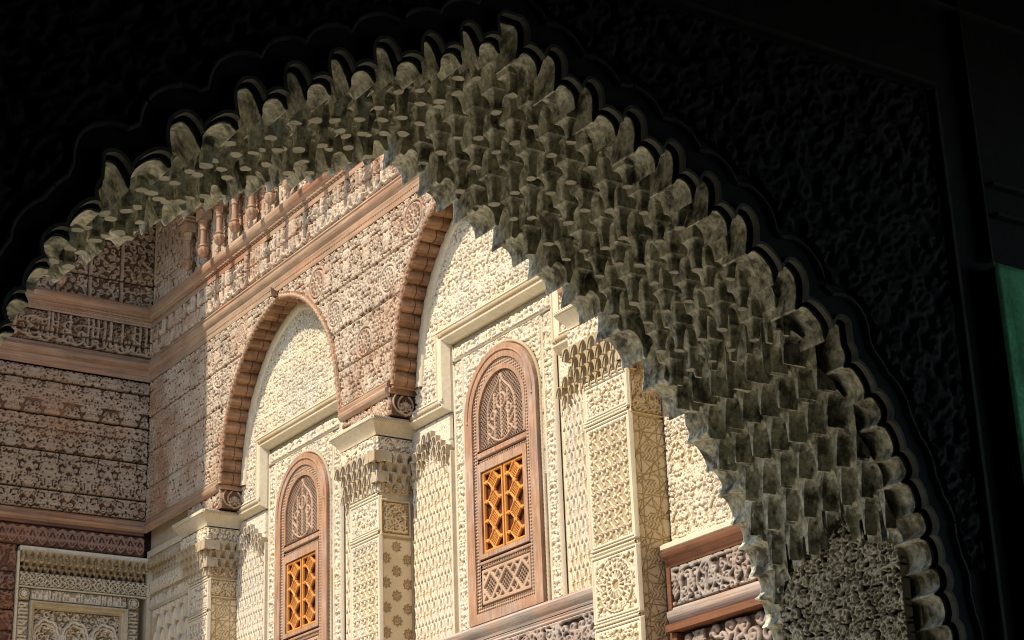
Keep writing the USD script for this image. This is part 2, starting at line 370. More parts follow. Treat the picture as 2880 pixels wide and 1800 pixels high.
def framed(h, U, V, W, H, b, bead=0.0):
    """Flat raised border of width b round a field, with a thin groove inside it."""
    d = np.minimum(np.minimum(U, W - U), np.minimum(V, H - V))
    return np.where(d < b, 1.0, np.where(d < b + .006, 0.0, h))

# ------------------------------------------------------------------ niche cell of the stalactite work
def niche(w, H, P, Pb, z1=.42, fil=.13, step=.012, flare=.012, seg=5, rows=6, point=1.8, dep=1.0):
    """Concave hooded niche cut into a block: coordinates (a along the row, o outwards, z up), front plane at o = 0, open below."""
    zc = .94 * H
    zs = list(np.linspace(0, z1 * H, 4)) + [z1 * H + (zc - z1 * H) * math.sin(t * math.pi / 2) for t in np.linspace(0, 1, rows)[1:]] + [H]
    th = np.linspace(0, np.pi, 2 * seg + 1)
    R = []
    for z in zs:
        t = min(max((z - z1 * H) / (zc - z1 * H), 0), 1)
        k = max(1 - t ** point, 0) ** .55; kd = max(1 - t * t, 0) ** .5
        if z >= zc: k = kd = 0
        ho = (w * .5 - w * .035) * k; hi = max(ho - w * fil, 0) if k else 0; s = step * min(1, 3 * k)
        fl = flare * math.exp(-(z / .016) ** 2)
        pts = [(-w / 2, fl), (-ho, fl), (-ho, -s + fl), (-hi, -s * 1.2)]
        pts += [(-hi * math.cos(a), -s * 1.2 - max(P * dep - s * 1.2, .01) * kd * math.sin(a) ** .55) for a in th[1:-1]]
        pts += [(hi, -s * 1.2), (ho, -s + fl), (ho, fl), (w / 2, fl)]
        R.append([(a, o, z) for a, o in pts])
    R = A(R); nr, m = R.shape[:2]
    v = [R.reshape(-1, 3)]; f = [grid_faces(nr, m, flip=True)]; k = nr * m
    b = R[0].copy(); bb = b.copy(); bb[:, 1] = -Pb                       # underside
    v.append(np.vstack([b, bb])); f.append(grid_faces(2, m) + k); k += 2 * m
    for s, col in ((1, 0), (-1, -1)):                                    # cheeks
        e = R[:, col].copy(); ee = e.copy(); ee[:, 1] = -Pb
        v.append(np.vstack([e, ee])); f.append(grid_faces(2, nr, flip=(s > 0)) + k); k += 2 * nr
    tp = A([[-w / 2, 0, H], [w / 2, 0, H], [w / 2, -Pb, H], [-w / 2, -Pb, H]]); v.append(tp); f.append(A([[0, 1, 2], [0, 2, 3]]) + k)
    return np.vstack(v), np.vstack(f)

def put(cell, O, a, o):
    v, f = cell; a, o = A(a, float), A(o, float)
    w = A(O, float) + v[:, :1] * a + v[:, 1:2] * o + v[:, 2:3] * A([0, 0, 1.])
    if np.dot(np.cross(a, o), [0, 0, 1.]) < 0: f = f[:, ::-1]
    return w, f

# ------------------------------------------------------------------ the setting
D, F, PF, YC = 6.6, 6.36, 6.34, 15.2           # recessed wall, arcade front, pier front, corner
WALL_Y0, WALL_Y1, XC = 4.0, 4.80, 2.75         # hall wall, arch axis
struct('ground', box(-30, 30, -30, 40, -0.5, 0), m_floor)
struct('hall_floor', box(-3, 8, -4, 4, 0.0, 0.004), m_hallfloor)
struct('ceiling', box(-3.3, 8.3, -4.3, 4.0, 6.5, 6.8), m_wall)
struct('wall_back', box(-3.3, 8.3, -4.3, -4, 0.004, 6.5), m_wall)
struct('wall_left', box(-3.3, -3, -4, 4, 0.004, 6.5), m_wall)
for q in (box(8, 8.3, -4, 1.0, 0.004, 6.5), box(8, 8.3, 1.0, 3.3, 5.0, 6.5), box(8, 8.3, 3.3, 4, 0.004, 6.5)): struct('wall_right', q, m_wall)   # unseen opening, added to let daylight onto the green panel
struct('courtyard_wall_left', box(-8.6, -8, WALL_Y1, 20, 0, 7.0), m_outer)
struct('courtyard_wall_back', box(-8, 3.9, 17, 17.4, 0, 8.2), m_outer)
struct('added_shadow_block', box(-1, 3.5, 14.09, 17, 0, 11.6), m_outer)  # unseen block added to cast the upright shadow edge on the arcade

# ------------------------------------------------------------------ the muqarnas arch in the hall wall
NODES = A([(0, 4.275), (.13, 4.205), (.26, 4.135), (.41, 4.075), (.55, 4.0), (.68, 3.925), (.81, 3.845), (.99, 3.70), (1.18, 3.545), (1.31, 3.375),
           (1.39, 3.2), (1.45, 3.03), (1.485, 2.86), (1.51, 2.69), (1.535, 2.52), (1.555, 2.36)])

def scallop_half(s):
    out = []
    for a, b in zip(NODES[:-1], NODES[1:]):
        d = b - a; L = np.linalg.norm(d); t = d / L; n = A([-t[1], t[0]]) + A([0, 1.0 if a[0] < 1.15 else .2]); n /= np.linalg.norm(n)
        for q in np.linspace(0, 1, 34)[:-1]:
            k = 0
            u = q if q < .5 else q - 1
            if abs(u) < .20: k = (.092 if a[0] < 1.15 else .036) * max(0, 1 - abs(u / .20) ** 2.8) ** .5 + .004
            elif .27 < q < .76: k = (.040 if a[0] < 1.15 else .028) * max(0, 1 - abs((q - .515) / .245) ** 2.4) ** .5 + .004
            p = a + d * q + n * k
            out.append((XC + s * p[0], p[1]))
    return out
R_ = scallop_half(1); L_ = scallop_half(-1)
zb = 0.02
opening = Polygon(L_[::-1] + R_[1:] + [(XC + 1.555, 2.36), (XC + 1.555, zb), (XC - 1.555, zb), (XC - 1.555, 2.36)]).buffer(0)
nodal = Polygon([(XC - a, z) for a, z in NODES[::-1]] + [(XC + a, z) for a, z in NODES[1:]] + [(XC + 1.555, zb), (XC - 1.555, zb)]).buffer(0)
clip = Polygon([(-9, zb), (12, zb), (12, 9), (-9, 9)])
hole = nodal.buffer(.19)
wallp = Polygon([(-6, 0), (9, 0), (9, 9), (-6, 9)]).difference(hole)
hw_ = thing('hall_wall', 'black unlit hall wall around the muqarnas arch', 'wall', (XC, WALL_Y0, 0))
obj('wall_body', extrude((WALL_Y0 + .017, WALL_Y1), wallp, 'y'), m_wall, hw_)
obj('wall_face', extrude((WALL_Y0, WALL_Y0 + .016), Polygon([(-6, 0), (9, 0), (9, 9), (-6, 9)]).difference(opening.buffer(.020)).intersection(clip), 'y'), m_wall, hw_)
for x0, x1, z0, z1 in ((0.9, 4.487, 4.595, 4.610), (4.46, 4.487, 0.01, 4.583), (4.635, 4.655, 3.98, 6.4), (4.70, 7.0, 4.16, 4.175), (4.70, 7.0, 4.275, 4.29), (1.05, 1.077, 0.01, 4.583)):
    obj('moulding', cbox(x0, x1, WALL_Y0 - .03, WALL_Y0 + .002, z0, z1, .006), m_trim, hw_)
obj('moulding', cbox(4.0, 8.0, WALL_Y0 - .03, WALL_Y0 + .002, 4.93, 4.945, .004), m_trim, hw_)
lob_ = A(opening.buffer(.092, quad_segs=4).exterior.coords); lob_ = lob_[lob_[:, 1] > 2.0]
k0 = int(np.argmin(lob_[:, 1] + 10 * (lob_[:, 0] > XC))); lob_ = np.roll(lob_, -k0, 0)
for part in np.array_split(lob_[np.linspace(0, len(lob_) - 1, min(len(lob_), 900)).astype(int)], 18):
    part = part[np.r_[True, np.linalg.norm(np.diff(part, axis=0), axis=1) > 1e-4]]
    if len(part) > 2 and np.linalg.norm(np.diff(part, axis=0), axis=1).max() < .3: obj('lobed_relief', tube([(x, WALL_Y0 - .002, z) for x, z in part], .010, 6), m_lob, hw_, smooth=True)

import shapely
WS = arabesque(1.75, 1.75, .085, .0085, 77); lob_zone = opening.buffer(.115)
relief(hw_, 'carved_field', SOUTH, (1.0, WALL_Y0 - .003, 2.9), 3.45, 1.68, lambda U, V: tiled(WS, 1.75, 0, U, V, u0=1.75, edge=.006), .014, m_wrel, .0115,
       mask=lambda U, V: ~shapely.contains_xy(lob_zone, 1.0 + U, 2.9 + V))
arch = thing('muqarnas_arch', 'grey gypsum stalactite arch spanning the foreground in shade', 'arch', (XC, (WALL_Y0 + WALL_Y1) / 2, 0))
rim = opening.buffer(.020).difference(opening.buffer(.010)).intersection(clip)
obj('scalloped_rim', extrude((WALL_Y0 - .014, WALL_Y0 + .006), rim, 'y'), m_rim, arch)
obj('groove_shade_plate', extrude((WALL_Y0 + .018, WALL_Y0 + .024), opening.buffer(.06).difference(opening.buffer(.002)).intersection(clip), 'y'), m_wall, arch)  # dark plate painted in for the shade of the groove
ringp = hole.buffer(.03).difference(opening).intersection(clip)
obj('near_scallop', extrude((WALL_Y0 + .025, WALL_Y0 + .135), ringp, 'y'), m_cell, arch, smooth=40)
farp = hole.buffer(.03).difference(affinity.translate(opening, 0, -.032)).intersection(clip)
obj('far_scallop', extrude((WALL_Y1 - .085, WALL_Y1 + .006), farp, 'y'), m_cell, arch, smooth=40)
# second set-back band of the far scallop
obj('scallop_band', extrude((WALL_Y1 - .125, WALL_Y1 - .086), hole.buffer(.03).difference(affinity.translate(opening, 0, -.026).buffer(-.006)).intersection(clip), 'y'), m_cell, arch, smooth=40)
for s in (-1, 1):
    x0, x1 = sorted((XC + s * 1.557, XC + s * 1.78))
    obj('jamb', box(x0, x1, WALL_Y0 + .027, WALL_Y1 - .004, 0.004, 2.36), m_cell, arch)
x0 = XC + 1.52
obj('jamb', box(x0, x0 + .3, WALL_Y0 + .11, WALL_Y1 - .09, 2.362, 3.25), m_cell, arch)
yA, yB = WALL_Y0 + .115, WALL_Y1 - .105; pw = .106; fr2 = np.random.default_rng(5)
lace_top = lambda y: np.interp(y, [4.0, 4.16, 4.28, 4.33, 4.40, 4.46, 4.61, 4.70, 4.74], [2.95, 3.03, 3.06, 3.17, 3.10, 3.06, 3.04, 2.92, 2.6])
sN = np.r_[0, np.cumsum(np.linalg.norm(np.diff(NODES, axis=0), axis=1))]
NT = 23; pw2 = (yB - yA) / 6.5
TIERS = np.stack([np.interp(np.linspace(0, sN[-1], NT + 1), sN, NODES[:, k]) for k in (0, 1)], 1)
gx = np.unique(np.r_[np.arange(XC - 1.56, XC + 1.5601, .0042), *[XC + s * (t + e) for s in (-1, 1) for t in TIERS[:, 0] for e in (-.0004, .0004)]])
gy = np.linspace(yA - .012, yB + .012, 140)
GX, GY = np.meshgrid(gx, gy, indexing='ij')
Ee = lambda q: np.sqrt(np.clip(1 - (1 - np.clip(q, 0, 1)) ** 2, 0, 1))
side = (GX > XC).astype(int); DX = np.abs(GX - XC)
TI = np.clip(np.searchsorted(TIERS[:, 0], DX, side='right') - 1, 0, NT - 1)
t0, t1 = TIERS[TI, 0], TIERS[TI + 1, 0]
tx = np.clip((t1 - DX) / (t1 - t0), 0, 1)                                # 0 at the back of a tier, 1 at its lip
ly = (GY - yA) / pw2 + .5 * (TI % 2) + 8; CI = np.floor(ly).astype(int); ly = ly - CI
rr_ = np.random.default_rng(17).random((2, NT + 1, 24, 5))[side, TI, CI]
dzt = TIERS[TI, 1] - TIERS[TI + 1, 1]
fy = .004 + .007 * (1 - tx) + .002 * rr_[..., 0]
dist = np.minimum(ly, 1 - ly) * pw2 - fy; half = pw2 / 2 - fy
zf = TIERS[TI + 1, 1] - .012 * rr_[..., 3]
leg = .026 + .016 * rr_[..., 4]
hz = leg + dzt * .88 * (.20 + .80 * tx ** .75) * Ee(dist / half) - np.where((dist < .009) & (dist >= 0), .006, 0) + .012 * (dist > .5 * half) * (tx < .5)
niches = np.where(dist < 0, zf, zf + hz); ncid = (side * 100 + TI) * 100 + CI
# square stalactites hanging in a staggered grid, their flanks flaring into groins
CT = np.stack([np.interp(np.arange(0, sN[-1], .112), sN, NODES[:, k]) for k in (0, 1)], 1); CT = CT[CT[:, 1] > 2.3]
FE = []
for i, (dx, z) in enumerate(CT):
    flat = float(np.clip((1.25 - dx) / .35, 0, 1)); ny = 5 + i % 2; dd = .5 * (CT[min(i + 1, len(CT) - 1), 0] - CT[max(i - 1, 0), 0]) if 0 < i < len(CT) - 1 else .09
    for sg in ((1, -1) if i else (1,)):
        for j in range(ny):
            y = (yA + yB) / 2 + (j - (ny - 1) / 2) * pw + fr2.normal(0, .002); big = (fr2.random() < .3) * flat
            if sg > 0 and y < 4.73 and z + .03 < lace_top(y): continue
            FE.append((XC + sg * (dx + fr2.normal(0, .003)), y, z + (.012 if sg < 0 else -.002) - .040 * big - .014 * fr2.random() * (.4 + .6 * flat), min(.013, (.17 + .12 * (1 - flat)) * dd) * fr2.uniform(.85, 1.15), .0125 * fr2.uniform(.8, 1.2),
                       max(.024, dd * .52), .010 + .018 * (1 - flat) + .030 * big + .008 * fr2.random(), .085 - .012 * (1 - flat) + .02 * fr2.random(), sg))
fan = np.full(GX.shape, 9.0); who = np.zeros(GX.shape, int)
for k, (x, y, z, fx, fy_, rx, lg, h_, sg) in enumerate(FE):
    m_x = np.abs(gx - x) < .2; i0, i1 = np.flatnonzero(m_x)[[0, -1]]; sl = slice(i0, i1 + 1)
    d = np.maximum(np.maximum(np.abs(GX[sl] - x) - fx, 0) / (rx * 1.1 - fx), np.maximum(np.abs(GY[sl] - y) - fy_, 0) / (pw / 2 - fy_ + .003))
    h = np.where(d <= 0, 0, lg + .45 * h_ * Ee(d / .5) + (d > .5) * .012 + .55 * h_ * Ee((d - .5) / .5) + .3 * np.maximum(d - 1, 0) + .8 * np.maximum(d - 1, 0) ** 2)
    m_ = z + h < fan[sl]; fan[sl] = np.where(m_, z + h, fan[sl]); who[sl] = np.where(m_, k, who[sl])
crown = (DX < 1.06 + .05 * (CI % 2)) | (side == 0)
best = np.where(crown, fan, niches); cid = np.where(crown, 100000 + who, ncid)
for k, (x, y, z, fx, fy_, *_r) in enumerate(FE):
    if x - XC > 1.08: continue
    n_ = 8; an = np.linspace(0, 2 * np.pi, n_, endpoint=False) + math.pi / 8
    rr = fr2.uniform(.9, 1.2, n_); q = np.stack([x + (fx + .002) * 1.1 * rr * np.cos(an), y + (fy_ + .002) * 1.1 * rr * np.sin(an), z - .005 + fr2.normal(0, .001, n_)], 1)
    t_ = q + A([0, 0, .008]); ff = [[0, i + 1, i] for i in range(1, n_ - 1)] + [[i, (i + 1) % n_, n_ + (i + 1) % n_] for i in range(n_)] + [[i, n_ + (i + 1) % n_, n_ + i] for i in range(n_)] + [[n_, n_ + i, n_ + i + 1] for i in range(1, n_ - 1)]
    obj('foot', (np.vstack([q, t_]), A(ff)), m_foot, arch)
ns_ = len(gy)
V3 = np.stack([GX, GY, best], -1).reshape(-1, 3); FA = grid_faces(len(gx), ns_, flip=True)
cen = V3[FA].mean(1)
FA = FA[V3[FA][:, :, 2].max(1) < 4.6]; cen = V3[FA].mean(1)
FA = FA[~((cen[:, 0] > XC) & (cen[:, 1] < 4.70) & (V3[FA][:, :, 2].min(1) < lace_top(cen[:, 1]) - .03))]
own = cid.ravel()[FA[:, 0]]
ids, cnt = np.unique(own, return_counts=True); ids = ids[np.argsort(-cnt)]; keep = ids[:298]
o_ = np.argsort(own, kind='stable'); so = own[o_]
for c_ in keep:
    a_, b_ = np.searchsorted(so, c_), np.searchsorted(so, c_, side='right')
    f = FA[o_[a_:b_]]; u_, inv = np.unique(f, return_inverse=True)
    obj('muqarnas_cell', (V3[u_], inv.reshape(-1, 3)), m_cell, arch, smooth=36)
f = FA[~np.isin(own, keep)]
if len(f):
    u_, inv = np.unique(f, return_inverse=True)
    p_ = obj('small_cells', (V3[u_], inv.reshape(-1, 3)), m_cell, arch, smooth=36); tag(stage.GetPrimAtPath(p_), kind='stuff')
# lace panel on the jamb, stepped top, dark of its holes painted in
lp_y1, lp_z0 = 4.70, 2.15
LS = arabesque(.58, 1.05, .038, .0030, 21) + [(p_ * 1.0, w_) for p_, w_ in arabesque(.58, 1.05, .055, .0034, 22)]
relief(arch, 'lace_panel', WEST, (XC + 1.485, lp_y1, lp_z0), lp_y1 - 4.125, 1.04, lambda U, V: field(LS, U, V, .002), .020, m_lace, .0034,
       mask=lambda U, V: V + lp_z0 < lace_top(lp_y1 - U) + .012 * np.sign(np.sin(U * 95)))
gp = thing('green_panel', 'dim green flat panel on the black hall wall beyond the arch', 'panel', (4.62, 3.95, 1.0))
relief(gp, 'panel_face', SOUTH, (4.62, 3.945, 0.6), 1.6, 3.36, lambda U, V: .5 + .25 * np.sin(U * 21 + .8 * np.sin(V * 2.1)) + .2 * np.sin(U * 47 + V * 3), .005, m_green, .012, back=.003)
obj('panel_board', cbox(4.63, 6.3, 3.952, 3.998, 0.5, 3.95, .004), m_wall, gp)

# ------------------------------------------------------------------ profiles shared by the two cedar fronts
LEDGE = [(7.832, .0), (7.832, .028), (7.85, .05), (7.87, .064), (7.90, .070), (7.925, .064), (7.94, .05), (7.942, 0)]
BAND1 = [(7.752, 0), (7.752, .014), (7.80, .016), (7.80, .022), (7.812, .022), (7.812, 0)]
CORN = [(7.332, 0), (7.332, .018), (7.345, .032), (7.365, .046), (7.385, .050), (7.395, .048), (7.40, .030), (7.41, .024), (7.425, .036), (7.44, .030), (7.45, .012), (7.45, 0)]
FLATB = [(7.236, 0), (7.236, .012), (7.262, .016), (7.30, .014), (7.312, .020), (7.33, .020), (7.33, 0)]
LOWM = [(5.842, 0), (5.842, .012), (5.862, .034), (5.885, .040), (5.90, .034), (5.905, .020), (5.93, .026), (5.945, .018), (5.945, 0)]

def mould_w1(parent, name, prof, m, x0=4.3, x1=F):
    q = A(prof); a = np.stack([0 * q[:, 0] + x0, YC - q[:, 1], q[:, 0]], 1); b = np.stack([x1 - q[:, 1], YC - q[:, 1], q[:, 0]], 1)
    return obj(name, (np.vstack([a, b]), grid_faces(2, len(q))), m, parent, smooth=30)

def mould_w2(parent, name, prof, m, y1=8.0, xp=F):
    q = A(prof); a = np.stack([xp - q[:, 1], YC - q[:, 1], q[:, 0]], 1); b = np.stack([xp - q[:, 1], 0 * q[:, 0] + y1, q[:, 0]], 1)
    return obj(name, (np.vstack([a, b]), grid_faces(2, len(q))), m, parent, smooth=30)

def mouldy(parent, name, prof, m, xp, y0, y1, label=None):
    """Horizontal moulding on a west-facing wall, with end caps."""
    q = A(prof); a = np.stack([xp - q[:, 1], 0 * q[:, 0] + y0, q[:, 0]], 1); b = np.stack([xp - q[:, 1], 0 * q[:, 0] + y1, q[:, 0]], 1)
    v = np.vstack([a, b]); f = grid_faces(2, len(q)); n = len(q)
    caps = [[0, k, k + 1] for k in range(1, n - 1)] + [[n, n + k + 1, n + k] for k in range(1, n - 1)]
    return obj(name, (v, np.vstack([f, A(caps)])), m, parent, smooth=30, label=label)

# ------------------------------------------------------------------ end wall (faces the hall): cedar above, stucco below
w1 = thing('cedar_end_wall', 'shaded brown carved cedar wall of stacked planks at the far end', 'wall', (5.2, YC, 0))
obj('backing', box(3.9, 6.62, YC + .03, 16, 5.64, 9.0), m_gap, w1)
X0 = 4.3
Pp = .178; Q0 = 5.95
S1 = arabesque(Pp, 1.3, .070, .0068, 3)
S1 = [(p, w) for p, w in S1]
S1 += [(ring(0, 6.555 - Q0, .046), .013), (ring(Pp, 6.555 - Q0, .046), .013), (ring(0, 6.555 - Q0, .012), .012), (ring(Pp, 6.555 - Q0, .012), .012)]
S1 += shell(Pp, 6.025 - Q0, .092, .0085) + shell(0, 6.41 - Q0, .088, .0085)
S1 += ogee(0, 6.24 - Q0, .06, .2, .012) + ogee(Pp, 6.31 - Q0, .05, .18, .011)
S1 += [(spiral(Pp * .5, 6.97 - Q0, .075, 0, 1, 1.2), .014), (spiral(Pp * .5, 6.72 - Q0, .07, 3, -1, 1.2), .013), (ring(Pp * .5, 6.97 - Q0, .02), .012)]
S1 += ogee(0, 7.16 - Q0, .055, .16, .012) + ogee(Pp, 6.86 - Q0, .055, .17, .011)
joints = [5.95, 6.132, 6.472, 6.735, 6.80, 6.93, 7.108, 7.232]
joints = [5.95, 6.132, 6.472, 6.795, 7.108, 7.232]
for z0, z1 in zip(joints[:-1], joints[1:]):
    tilt = rng.normal(0, .0025)
    relief(w1, 'plank', SOUTH, (X0, YC + .008 + tilt, z0 + .004), F - X0, z1 - z0 - .009,
           lambda U, V, z0=z0: tiled(S1, Pp, 0, U, V + z0 + .004 - Q0, u0=5.285 - X0), .022, m_dark, .007)
CAL1 = calli(2.1, .30, 11, .0115) + [(p_ + A([.07, .01]), w_) for p_, w_ in calli(2.1, .29, 19, .008)]; CAL1b = arabesque(2.1, .30, .07, .0065, 12)
for za, zb_ in ((7.452, 7.555), (7.558, 7.752)):
    relief(w1, 'inscription_board', SOUTH, (X0, YC + .006, za), F - X0, zb_ - za - .001,
           lambda U, V, za=za: np.maximum(field(CAL1, U, V + za - 7.452, .004), .55 * field(CAL1b, U, V + za - 7.452, .004)), .036, m_dark, .0068)
mould_w1(w1, 'flat_band', FLATB, m_darkp); mould_w1(w1, 'cornice', CORN, m_darkp); mould_w1(w1, 'upper_band', BAND1, m_darkp); mould_w1(w1, 'ledge', LEDGE, m_darkp)
obj('bead_row', cat([lathe([(0, -.006), (.008, -.003), (.008, .003), (0, .006)], (x, YC - .016, 7.778), 6) for x in np.arange(4.8, F - .03, .03)]), m_darkp, w1)
obj('bead_row', cat([lathe([(0, -.006), (.008, -.003), (.008, .003), (0, .006)], (x, YC - .014, 7.281), 6) for x in np.arange(4.8, F - .03, .028)]), m_darkp, w1)
obj('rope_moulding', tube([(x, YC - .022, 7.823) for x in np.arange(4.3, F - .02, .008)], .014, 8, .28, .05, 2), m_darkp, w1, smooth=True)
mould_w1(w1, 'lower_moulding', LOWM, m_darkp)
obj('lower_moulding_red', box(4.3, F - .02, YC - .02, YC + .02, 5.815, 5.841), m_red, w1)
PAL = []
for k in (0, 1):
    PAL += [(p + A([k * .088, 0]), w) for p, w in ogee(0, .085, .042, .13, .0085)]
PAL += [(A([[0, .165], [.044, .14], [.088, .165]]), .007), (A([[0, .15], [.044, .125], [.088, .15]]), .005)]
relief(w1, 'palmette_strip', SOUTH, (X0, YC + .002, 5.632), F - X0, .182, lambda U, V: tiled(PAL, .088, 0, U, V, u0=5.26 - X0, edge=.004), .016, m_red, .0075)
for k, (z0, z1) in enumerate(((5.395, 5.628), (5.24, 5.39), (5.075, 5.235), (4.9, 5.07), (4.6, 4.895))):
    BS = ogee(.42, (z1 - z0) / 2, .06, (z1 - z0) * .8, .009) + arabesque(.62, z1 - z0, .11, .008, 40 + k, .8)
    relief(w1, 'block', SOUTH, (4.61, YC + .004, z0), .615, z1 - z0, lambda U, V, BS=BS: field(BS, U, V, .004), .018, m_red, .008)
# wall above the ledge: panels with stiles and one joint
for k, xa in enumerate(np.arange(4.54, F - .1, .30)):
    xb = xa + .30 if xa < F - .45 else F + .012
    for za, zc in ((7.945, 8.165), (8.172, 8.9)):
        US = arabesque(.30, zc - za, .075, .0075, 60 + k)
        relief(w1, 'upper_panel', SOUTH, (xa + .002, YC + .02, za), xb - xa - .004, zc - za - .002,
               lambda U, V, US=US, w=xb - xa: np.where((U < .028), 1, np.where(U < .034, 0, field(US, U, V, .004))), .02, m_dark, .009)

ns = thing('stucco_end_bay', 'greyish carved stucco bay with lobed blind arches under the dark cedar planks', 'wall', (5.8, YC, 0))
obj('backing', box(3.9, 6.44, YC + .14, 16, 0, 5.625), m_plain, ns)
obj('top_strip', cbox(5.24, 6.42, YC - .03, YC + .05, 5.575, 5.62, .006), m_cream, ns)
obj('edge_strip', cbox(5.225, 5.25, YC - .02, YC + .1, 4.3, 5.574, .005), m_cream, ns)
def fringe(parent, O, a, o, L, z, w, tiers=2, P=.05, H=.085, m=m_stucco, drop=None):
    """Row of small niche cells, lower tiers staggered and set back."""
    n = int(round(L / w)); w = L / n
    for t in range(tiers):
        for i in range(n + t % 2):
            c0 = (i + .5 - .5 * (t % 2)) * w
            if c0 < .2 * w or c0 > L - .2 * w: 
                if t % 2: continue
            zz_ = z - (t + 1) * H * .82 - (drop(c0) if drop else 0)
            q = niche(w * .97, H, P * .8, P * 1.5, z1=.35, fil=.12, step=.006, flare=.006, seg=3, rows=4)
            OO = A(O, float) + A(a, float) * c0 + A(o, float) * (P * (1 - .45 * t)) ; OO[2] = zz_
            obj('muqarnas_cell', put(q, OO, a, o), m, parent, smooth=40)
            obj('pendant', (lambda v, f: (v + OO + A(a, float) * (-w / 2) + A(o, float) * (-.006) + A([0, 0, -.008]), f))(*cat([lathe([(.001, -.012), (.007, -.004), (.011, .006), (.011, .012)], (0, 0, 0), 6)])), m, parent)
FR1 = arabesque(1.2, .12, .05, .006, 71)
relief(ns, 'frieze', SOUTH, (5.252, YC + .01, 5.49), 1.15, .084, lambda U, V: field(FR1, U, V, .003), .015, m_stucco, .006)
fringe(ns, (5.255, YC + .03, 0), (1, 0, 0), (0, -1, 0), 1.12, 5.565, .062, 3, .075, .072)
FT = []
for k in range(9): FT += [(ring(.065 + k * .13, .062, .046, 28), .006), (ring(.065 + k * .13, .062, .024, 20), .005)] + [(A([[.065 + k * .13 + .046 * math.cos(t), .062 + .046 * math.sin(t)], [.065 + k * .13 + .075 * math.cos(t), .062 + .075 * math.sin(t)]]), .005) for t in np.arange(0, 6.2, .785)]
relief(ns, 'fretwork_band', SOUTH, (5.252, YC + .02, 5.283), 1.16, .128, lambda U, V: np.maximum(field(FT, U, V, .003), lattice(U, V, .032, .004)), .024, m_stucco, .0055)
obj('thin_moulding', cbox(5.252, 6.41, YC - .012, YC + .04, 5.272, 5.283, .003), m_cream, ns)
KU = kufic(.85, .1, 5, .0085); KUa = arabesque(.85, .1, .045, .0045, 6)
relief(ns, 'inscription_band', SOUTH, (5.365, YC + .015, 5.168), .85, .102, lambda U, V: np.maximum(field(KU, U, V, .003), .5 * field(KUa, U, V, .003)), .02, m_stucco, .0055)
KV = kufic(.9, .1, 8, .0085)
for xa in (5.252, 6.225):
    relief(ns, 'inscription_band', SOUTH, (xa, YC + .015, 4.3), .108, .86, lambda U, V: np.maximum(field(KV, V, U, .003), .35 * lattice(U, V, .03, .004)), .02, m_stucco, .0055)
    RS = [(ring(.054, .054, .042, 30), .006)] + [(A([[.054, .054], [.054 + .04 * math.cos(t), .054 + .04 * math.sin(t)]]), .004) for t in np.arange(0, 6.2, .524)] + [(ring(.054, .054, .022, 20), .005)]
    relief(ns, 'roundel', SOUTH, (xa, YC + .012, 5.166), .108, .105, lambda U, V: field(RS, U, V, .003), .024, m_stucco, .005)
obj('corner_post', box(6.39, 6.46, YC - .012, YC + .15, 0, 5.628), m_plain, ns)
path = [(5.362, YC, 4.3), (5.362, YC, 5.158), (6.218, YC, 5.158), (6.218, YC, 4.3)]
obj('niche_frame', sweep(path, [(-.004, -.02), (-.004, .022), (.010, .026), (.014, .010), (.024, .012), (.03, -.005), (.04, -.008), (.05, -.05), (.05, -.09)], (0, -1, 0)), m_plain, ns, smooth=30)
NS = arabesque(.76, .9, .06, .0065, 15)
def lob(cx, cy, w, h):
    q = []
    for t in np.linspace(0, 1, 60):
        a = math.pi * t; r = 1 + .10 * abs(math.sin(a * 3.5)); q.append((cx - w * math.cos(a) * r, cy + h * math.sin(a) ** .8 * r))
    return A(q)
ARC = []
for cx in (.12, .38, .64):
    ARC += [(lob(cx, .55, .105, .16), .014), (lob(cx, .55, .085, .13), .006), (A([[cx - .13, .2], [cx - .13, .56]]), .012), (ring(cx, .765, .022, 20), .008), (A([[cx - .128, .56], [cx - .128, .60]]), .016)]
ARC += [(A([[.77, .2], [.77, .56]]), .012)]
relief(ns, 'blind_arches', SOUTH, (5.405, YC + .075, 4.3), .77, .81, lambda U, V: np.maximum(field(ARC, U, V, .004), .62 * field(NS, U, V, .003)), .045, m_stucco, .0055)

# ------------------------------------------------------------------ long wall: carved cedar arcade
CB = [12.65, 9.85, 7.05]
OUT = A([(1.02, 5.905), (.995, 6.10), (.945, 6.33), (.86, 6.56), (.755, 6.72), (.615, 6.88), (.45, 7.015), (.25, 7.115), (.10, 7.16), (0, 7.185)])
def outline(off=0.0, n=60):
    s = np.r_[0, np.cumsum(np.linalg.norm(np.diff(OUT, axis=0), axis=1))]
    from scipy.interpolate import PchipInterpolator as PI
    q = np.linspace(0, s[-1], n); p = np.stack([PI(s, OUT[:, 0])(q), PI(s, OUT[:, 1])(q)], 1)
    t = np.gradient(p, axis=0); t /= np.linalg.norm(t, axis=1, keepdims=True); nn = np.stack([t[:, 1], -t[:, 0]], 1)
    p = p + nn * off; p[-1, 0] = 0; p[:, 0] = np.maximum(p[:, 0], 0)
    return p
def hwz(z, off=0.0):
    p = outline(off); return np.interp(z, p[:, 1], p[:, 0], left=p[0, 0], right=-9)
def arch_poly(c, off=0.0, zlow=5.5):
    p = outline(off); return Polygon([(c + p[0, 0], zlow)] + [(c + y, z) for y, z in p] + [(c - y, z) for y, z in p[::-1][1:]] + [(c - p[0, 0], zlow)])
w2 = thing('cedar_arcade', 'sunlit carved cedar arcade front with pointed arches along the long courtyard wall', 'arcade', (F, 11.2, 5.9))
fp = Polygon([(5.0, 5.9), (YC, 5.9), (YC, 9.0), (5.0, 9.0)])
for c in CB: fp = fp.difference(arch_poly(c, .012))
obj('arcade_frame', extrude((F + .014, D), fp, 'x'), m_woodp, w2)
